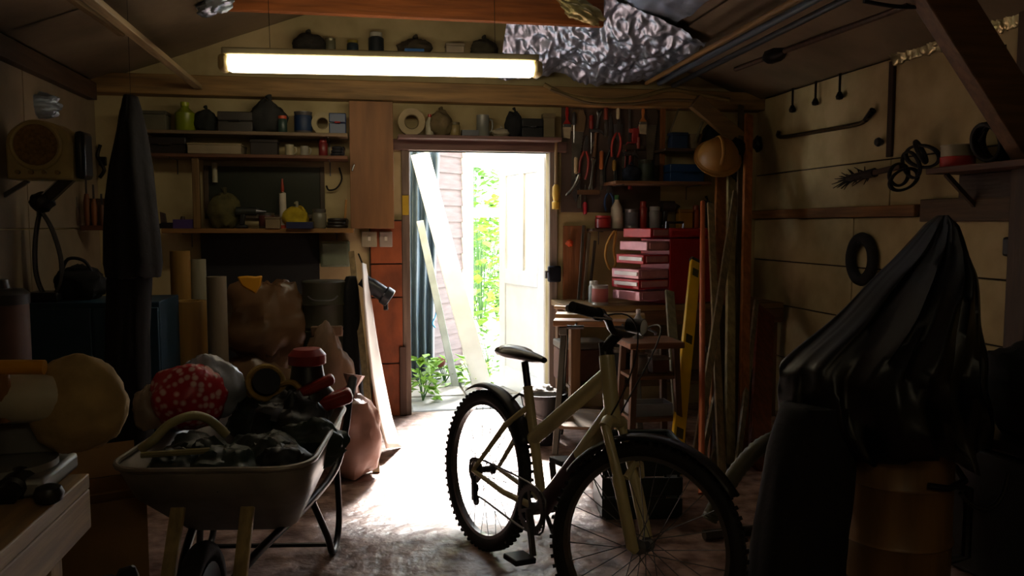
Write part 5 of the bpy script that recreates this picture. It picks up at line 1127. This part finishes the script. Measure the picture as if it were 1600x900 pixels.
# ------------------------------------------------------------------ leaning timber in the corner
def lz(px, py, Y, pbx, pby): return P(px, py, Y), PZ(pbx, pby, 0)
def LN(name, pt, Y, pb, wpx, th, m, label, cat, group=None):
    tp_, bt_ = P(*pt, Y), PZ(*pb, 0); return lean(name, tp_, bt_, wpx/F*depth((tp_+bt_)/2), th, m, label, cat, group=group)
t = None
a, b = P(1087, 406, 5.0), PZ(1052, 760, 0)
lv = thing('spirit_level', 'long yellow spirit level leaning against the bench', 'spirit level', b); d_ = a-b
ym = mat('level_yellow', '#dcb414', .4, 0, .2, 6, .05)
MB().bar((0, 0, 0), d_, .075, .028, up=(0, 1, 0)).build('beam', ym, lv, bevel=.004)
for f_ in (.2, .6, .93): MB().bar(d_*(f_-.02)+Vector((0, -.013, 0)), d_*(f_+.02)+Vector((0, -.013, 0)), .045, .008, up=(0, 1, 0)).build('vial', plastic('#3a3a14'), lv)
for f_ in (.0, .985): MB().bar(d_*f_, d_*(f_+.015), .079, .032, up=(0, 1, 0)).build('end_cap', bkp, lv)
cop = mat('copper_orange', '#c2683a', .45, .2, .25, 8, .05)
world_solo('copper_pipe', MB().tube([PZ(1096, 772, 0), P(1098, 316, 5.2)], .017, 12), cop, 'long copper coloured pipe standing upright in front of the timber', 'pipe')
GL = 'lengths of timber leaning in the right corner'
for pt, Y, pb, wpx, th, c, nm, lab in [
    ((1046, 455), 5.1, (1066, 735), 16, .02, '#7d7a68', 'lath', 'pale grey lath leaning between toolbox and yellow level'),
    ((1110, 318), 5.4, (1128, 742), 12, .02, '#94805a', 'pole', 'khaki pole leaning right of the copper pipe'),
    ((1150, 300), 5.35, (1082, 748), 12, .02, '#8a7a58', 'pole', 'thin pole crossing diagonally behind the copper pipe'),
    ((1142, 262), 5.55, (1140, 728), 14, .03, '#a89a6a', 'batten', 'pale khaki batten standing right of the hard hat'),
    ((1128, 268), 5.6, (1118, 720), 22, .03, '#9c622a', 'plank', 'orange-brown plank standing below the hard hat'),
    ((1170, 180), 5.6, (1160, 720), 14, .03, '#a8662f', 'batten', 'tall reddish batten standing in the right corner'),
    ((1158, 165), 5.65, (1150, 705), 10, .02, '#5d5038', 'lath', 'tallest grey-brown lath in the right corner'),
    ((1150, 600), 4.75, (1108, 745), 13, .02, '#8a7a58', 'offcut', 'short pale offcut leaning low in the timber stack'),
    ((1120, 610), 4.6, (1090, 748), 9, .02, '#9a8c68', 'offcut', 'shorter thin pale offcut lowest in the timber stack'),
    ((1182, 470), 5.2, (1150, 748), 9, .02, '#8a7f64', 'lath', 'pale lath leaning just left of the dark red board'),
    ((1196, 486), 5.25, (1185, 735), 38, .025, '#7c3a24', 'board', 'dark red-brown board leaning against the right wall'),
    ((1130, 420), 5.15, (1122, 730), 18, .03, '#3d2c1e', 'plank', 'dark brown plank deep in the timber stack')]:
    LN(nm, pt, Y, pb, wpx, th, wood(c, 'z'), lab, nm, GL)
solo('tie_rail', MB().box((0, 0, 0), (.30, .02, .04)), wood('#3a2f22', 'x'), 'dark rail holding the leaning timber together', 'rail', loc=P(1135, 545, 5.05), bevel=.003)
world_solo('tag', MB().box(P(1168, 358, 5.3), (.012, .006, .05), Matrix.Rotation(R(25), 3, 'Y')), chrome, 'tiny bright metal tag among the tall timber', 'tag')
# ------------------------------------------------------------------ right wall things
def RWp(px, py, off=.03): return PX(px, py, XR-off)
for px, py0, py1, lab in ((1239, 132, 176, 'first of three dark tools hanging in a row under the eaves, farthest left'), (1275, 122, 165, 'middle one of three dark tools hanging in a row under the eaves'), (1313, 108, 156, 'last of three dark tools hanging in a row under the eaves, nearest the cover strip')):
    a, b = RWp(px, py0), RWp(px, py1); h = a.z-b.z; t = thing('hanging_tool', lab, 'tool', (a.x, a.y, b.z), 0, 'tools hanging in a row on the right wall')
    MB().cyl((0, 0, h*.25), (0, 0, h+.02), .008, n=8).build('shaft', metal('#2d261e', .5), t); MB().lathe([(.0, 0), (.02, .006), (.024, h*.12), (.012, h*.26), (.008, h*.28)], 14).build('knob', metal('#241e18', .5), t)
    MB().cyl((0, 0, h), (.03, 0, h), .005, n=6).build('nail', steel, t)
pts = [RWp(1217, 205), RWp(1220, 214), RWp(1280, 205), RWp(1335, 195), RWp(1352, 188), RWp(1364, 172)]
t = thing('crowbar', 'long dark bar with upturned hooked end on the cream wall', 'crowbar', pts[0]); o_ = pts[0]
MB().tube(smoothpts([p-o_ for p in pts], 5), .014, 8).build('bar', metal('#5a4c36', .5), t); MB().tube([pts[-2]-o_, pts[-1]-o_], [.016, .02], 8).build('hooked_end', metal('#201c18', .5), t)
for px in (1235, 1330): p = RWp(px, 211 if px < 1300 else 197); MB().cyl(p-o_+Vector((.03, 0, 0)), p-o_+Vector((-.02, 0, 0)), .004, n=6).build('nail', steel, t)
p = RWp(1375, 222, .02); solo('round_knob', MB().lathe([(.012, 0), (.02, .01), (.028, .03), (.02, .045), (0, .05)], 14, (0, 0, 0), Matrix.Rotation(-math.pi/2, 3, 'Y')), bkp, 'small dark knob on the wall left of the cover strip', 'knob', loc=(XR-.001, p.y, p.z))
p = RWp(1184, 225, .03); solo('hook', MB().blob((0, 0, 0), (.03, .05, .06), 33, .25, 1.8, 18, 12), bkp, 'black lump hanging at the corner of the right wall', 'hook', loc=p)
# ring hanging on the wall
p = RWp(1346, 405, .03); t = thing('rubber_ring', 'black rubber ring hanging on the cream wall left of the black sheet', 'ring', p)
MB().torus((0, 0, 0), .11, .032, 36, 10, Matrix.Rotation(math.pi/2, 3, 'Y') @ Matrix.Diagonal((1.15, 1, 1)).to_3x3()).build('ring', blk, t); MB().cyl((.03, 0, .10), (-.03, 0, .10), .005, n=6).build('nail', steel, t)
# shelf on the right wall
sa, sb_ = PX(1452, 262, XR-.2), PX(1640, 246, XR-.2); zsr = (sa.z+sb_.z)/2
t = thing('shelf', 'dark wooden shelf on the right wall carrying cable coils', 'shelf', (XR, (sa.y+sb_.y)/2, zsr)); hl = abs(sa.y-sb_.y)/2
MB().span((-.22, -hl, -.03), (-.002, hl, 0)).build('board', wood('#5a3420', 'y'), t, bevel=.003)
for s_ in (-.7, .7): MB().bar((-.19, s_*hl, -.035), (-.01, s_*hl, -.2), .02, .02).build('bracket', dkz, t)
MB().span((-.03, -hl, -.16), (-.002, hl, -.032)).build('cleat', wood('#3d2a1c', 'y'), t, bevel=.003)
def RS(px): return PX(px, 250, XR-.12).y
t = thing('tin', 'red and white tin on the right wall shelf', 'tin', (XR-.12, RS(1496), zsr)); MB().lathe([(.075, 0), (.078, .005), (.078, .05), (.0755, .052)], 24).build('red_band', plain('#b02820'), t); MB().lathe([(.0755, .052), (.0755, .10), (.078, .102), (.078, .108), (0, .108)], 24).build('white_band', plain('#a59c84'), t)
t = thing('cable_coil', 'large black cable coil propped on the right wall shelf', 'cable', (XR-.11, RS(1545), zsr))
for k in range(4): MB().torus((-.03+k*.022, 0, .10), .085+.004*(k % 2), .010, 30, 8, Matrix.Rotation(R(75), 3, 'Y')).build('turn', blk, t)
world_solo('cable', MB().tube(smoothpts([RWp(1530, 222, .14), RWp(1548, 190, .10), RWp(1570, 158, .05), RWp(1572, 120, .04), RWp(1570, 70, .05)], 6), .007, 8), blk, 'black cable running up from the coil to the roof', 'cable')
# brackets of cable and brush at the left of that shelf
t = thing('cable_bundle', 'untidy bundle of black cable hanging at the left end of the wall shelf', 'cable', (XR-.10, RS(1430), zsr+.02))
for k, (dy, dz_, rr, tl) in enumerate([(.0, .06, .10, 60), (.06, .02, .11, 75), (-.04, .08, .085, 50), (.1, -.03, .09, 80), (.03, -.06, .08, 70)]):
    MB().torus((-.02*k+.02, dy, dz_), rr, .011, 28, 8, Matrix.Rotation(R(tl), 3, 'Y') @ Matrix.Rotation(R(20*k), 3, 'X') @ Matrix.Diagonal((.65, 1.25, 1)).to_3x3()).build('loop', blk, t)
a_ = RWp(1400, 262, .08); b_ = RWp(1322, 280, .08)
t = thing('hand_brush', 'dark bristled brush hanging left of the cable bundle', 'brush', b_); d_ = a_-b_
MB().bar(d_*.4, d_*1.1, .03, .03).build('handle', wood('#4a3420', 'y'), t, bevel=.005)
m = MB(); rd_ = random.Random(4)
for k in range(46):
    s0 = d_*(rd_.uniform(.05, .55)); e0 = s0 + d_*rd_.uniform(-.3, -.05) + Vector((rd_.uniform(-.03, .03), rd_.uniform(-.02, .02), rd_.uniform(-.06, .06)))
    m.tube([s0, e0], [.006, .002], 5)
m.build('bristles', mat('dark_bristle', '#1e1913', .9), t)
MB().tube([d_*.05, d_*.6], [.022, .028], 8).build('head', wood('#2e2216', 'y'), t)
# tool hanging at the far right edge
a = RWp(1590, 372, .05); b = RWp(1586, 560, .05)
t = thing('mallet', 'dark long handled mallet hanging at the far right of the wall', 'mallet', (a.x, a.y, b.z)); h = a.z-b.z
MB().cyl((0, 0, 0), (0, 0, h-.02), .014).build('handle', wood('#3a2a1c', 'z'), t); MB().box((0, 0, h-.04), (.06, .12, .09)).build('head', bkp, t, bevel=.012)
solo('paper_tag', MB().box((0, 0, .07), (.045, .006, .14)), plain('#c2a31c', .6), 'small yellow tag stuck on the left door frame', 'tag', loc=(dx0-.03, D-.034, P(628, 336, D).z), bevel=.001)
# ------------------------------------------------------------------ things under the roof
def along(px, py, Y0, Y1, off=(0, 0)): p = P(px, py, Y0); return Vector((p.x, Y0, p.z)), Vector((p.x+off[0], Y1, p.z+off[1]))
for px, py, r, m_, lab, nm in [(1010, 130, .016, wood('#8a6a38', 'y'), 'ochre pole stored along the right roof slope', 'pole'), (1030, 130, .020, plastic('#3e4a56'), 'blue-grey pipe stored along the right roof slope', 'pipe'), (1052, 134, .018, plastic('#262c33'), 'dark pipe stored along the right roof slope, nearest the wall', 'pipe')]:
    a, b = along(px, py, D-.16, 2.3); b.z += .06; world_solo(nm, MB().tube([a, b], r, 10), m_, lab, 'pipe' if nm == 'pipe' else 'pole', 'poles stored under the right roof slope')
a, b = P(1150, 108, 5.3), P(1420, 8, 3.6)
t = thing('long_handle', 'dark long handled tool stored along the lower right roof slope', 'tool', a); d_ = b-a
MB().tube([(0, 0, 0), d_*.5, d_], .018, 8).build('shaft', dkz, t); MB().tube([d_*.22, d_*.26, d_*.32, d_*.36], [.02, .05, .05, .02], 10).build('socket', metal('#201c18', .6), t)
a, b = along(310, 136, D-.16, 2.6); world_solo('batten', MB().bar(a, b, .05, .03), wood('#a08a62', 'y'), 'pale batten lying across the beams on the left roof slope', 'batten', bevel=.003)
a, b = along(190, 60, 4.6, 3.6); a.z += .02; world_solo('batten', MB().bar(a, b, .035, .02), wood('#6d5a38', 'y'), 'short dull batten fixed to the left roof slope', 'batten', bevel=.003)
# cable along the wall plate
world_solo('cable', MB().tube(smoothpts([P(850, 132, D-.15), P(890, 150, D-.16), P(950, 157, D-.16), P(1000, 152, D-.16), P(1045, 140, D-.16), P(1085, 146, D-.16), P(1140, 156, D-.16)], 6), .016, 8), mat('khaki_cable', '#7d6a3c', .7), 'thick khaki cable sagging along the wall plate right of the lamp', 'cable')
world_solo('cable', MB().tube(smoothpts([P(860, 140, D-.19), P(920, 161, D-.19), P(980, 163, D-.19), P(1040, 156, D-.19), P(1100, 158, D-.19)], 6), .010, 8), mat('brown_cable', '#5d4c2c', .7), 'thinner brown cable sagging below the khaki one', 'cable')
world_solo('cable', MB().tube(smoothpts([P(1350, 2, 3.2), P(1400, 10, 3.2), P(1450, 10, 3.2), P(1510, 2, 3.2)], 6), .009, 8), blk, 'black cable sagging across the roof at the top right', 'cable')
# crumpled foil at the end of the collar beam
solo('foil_tuft', MB().blob((0, 0, 0), (.16, .05, .06), 6, .35, 2.4), mat('yellowish_foil', '#b5ab78', .35, .6, .3, 9, .4), 'yellowish crumpled foil tuft at the right end of the orange beam', 'foil', loc=P(905, 14, YC-.04), rot=(0, R(26), 0))
solo('foil_tuft', MB().blob((0, 0, 0), (.10, .05, .05), 8, .35, 2.4), foil, 'silvery crumpled foil tuft at the left end of the orange beam', 'foil', loc=P(335, 8, YC-.04), rot=(0, R(-20), 0))
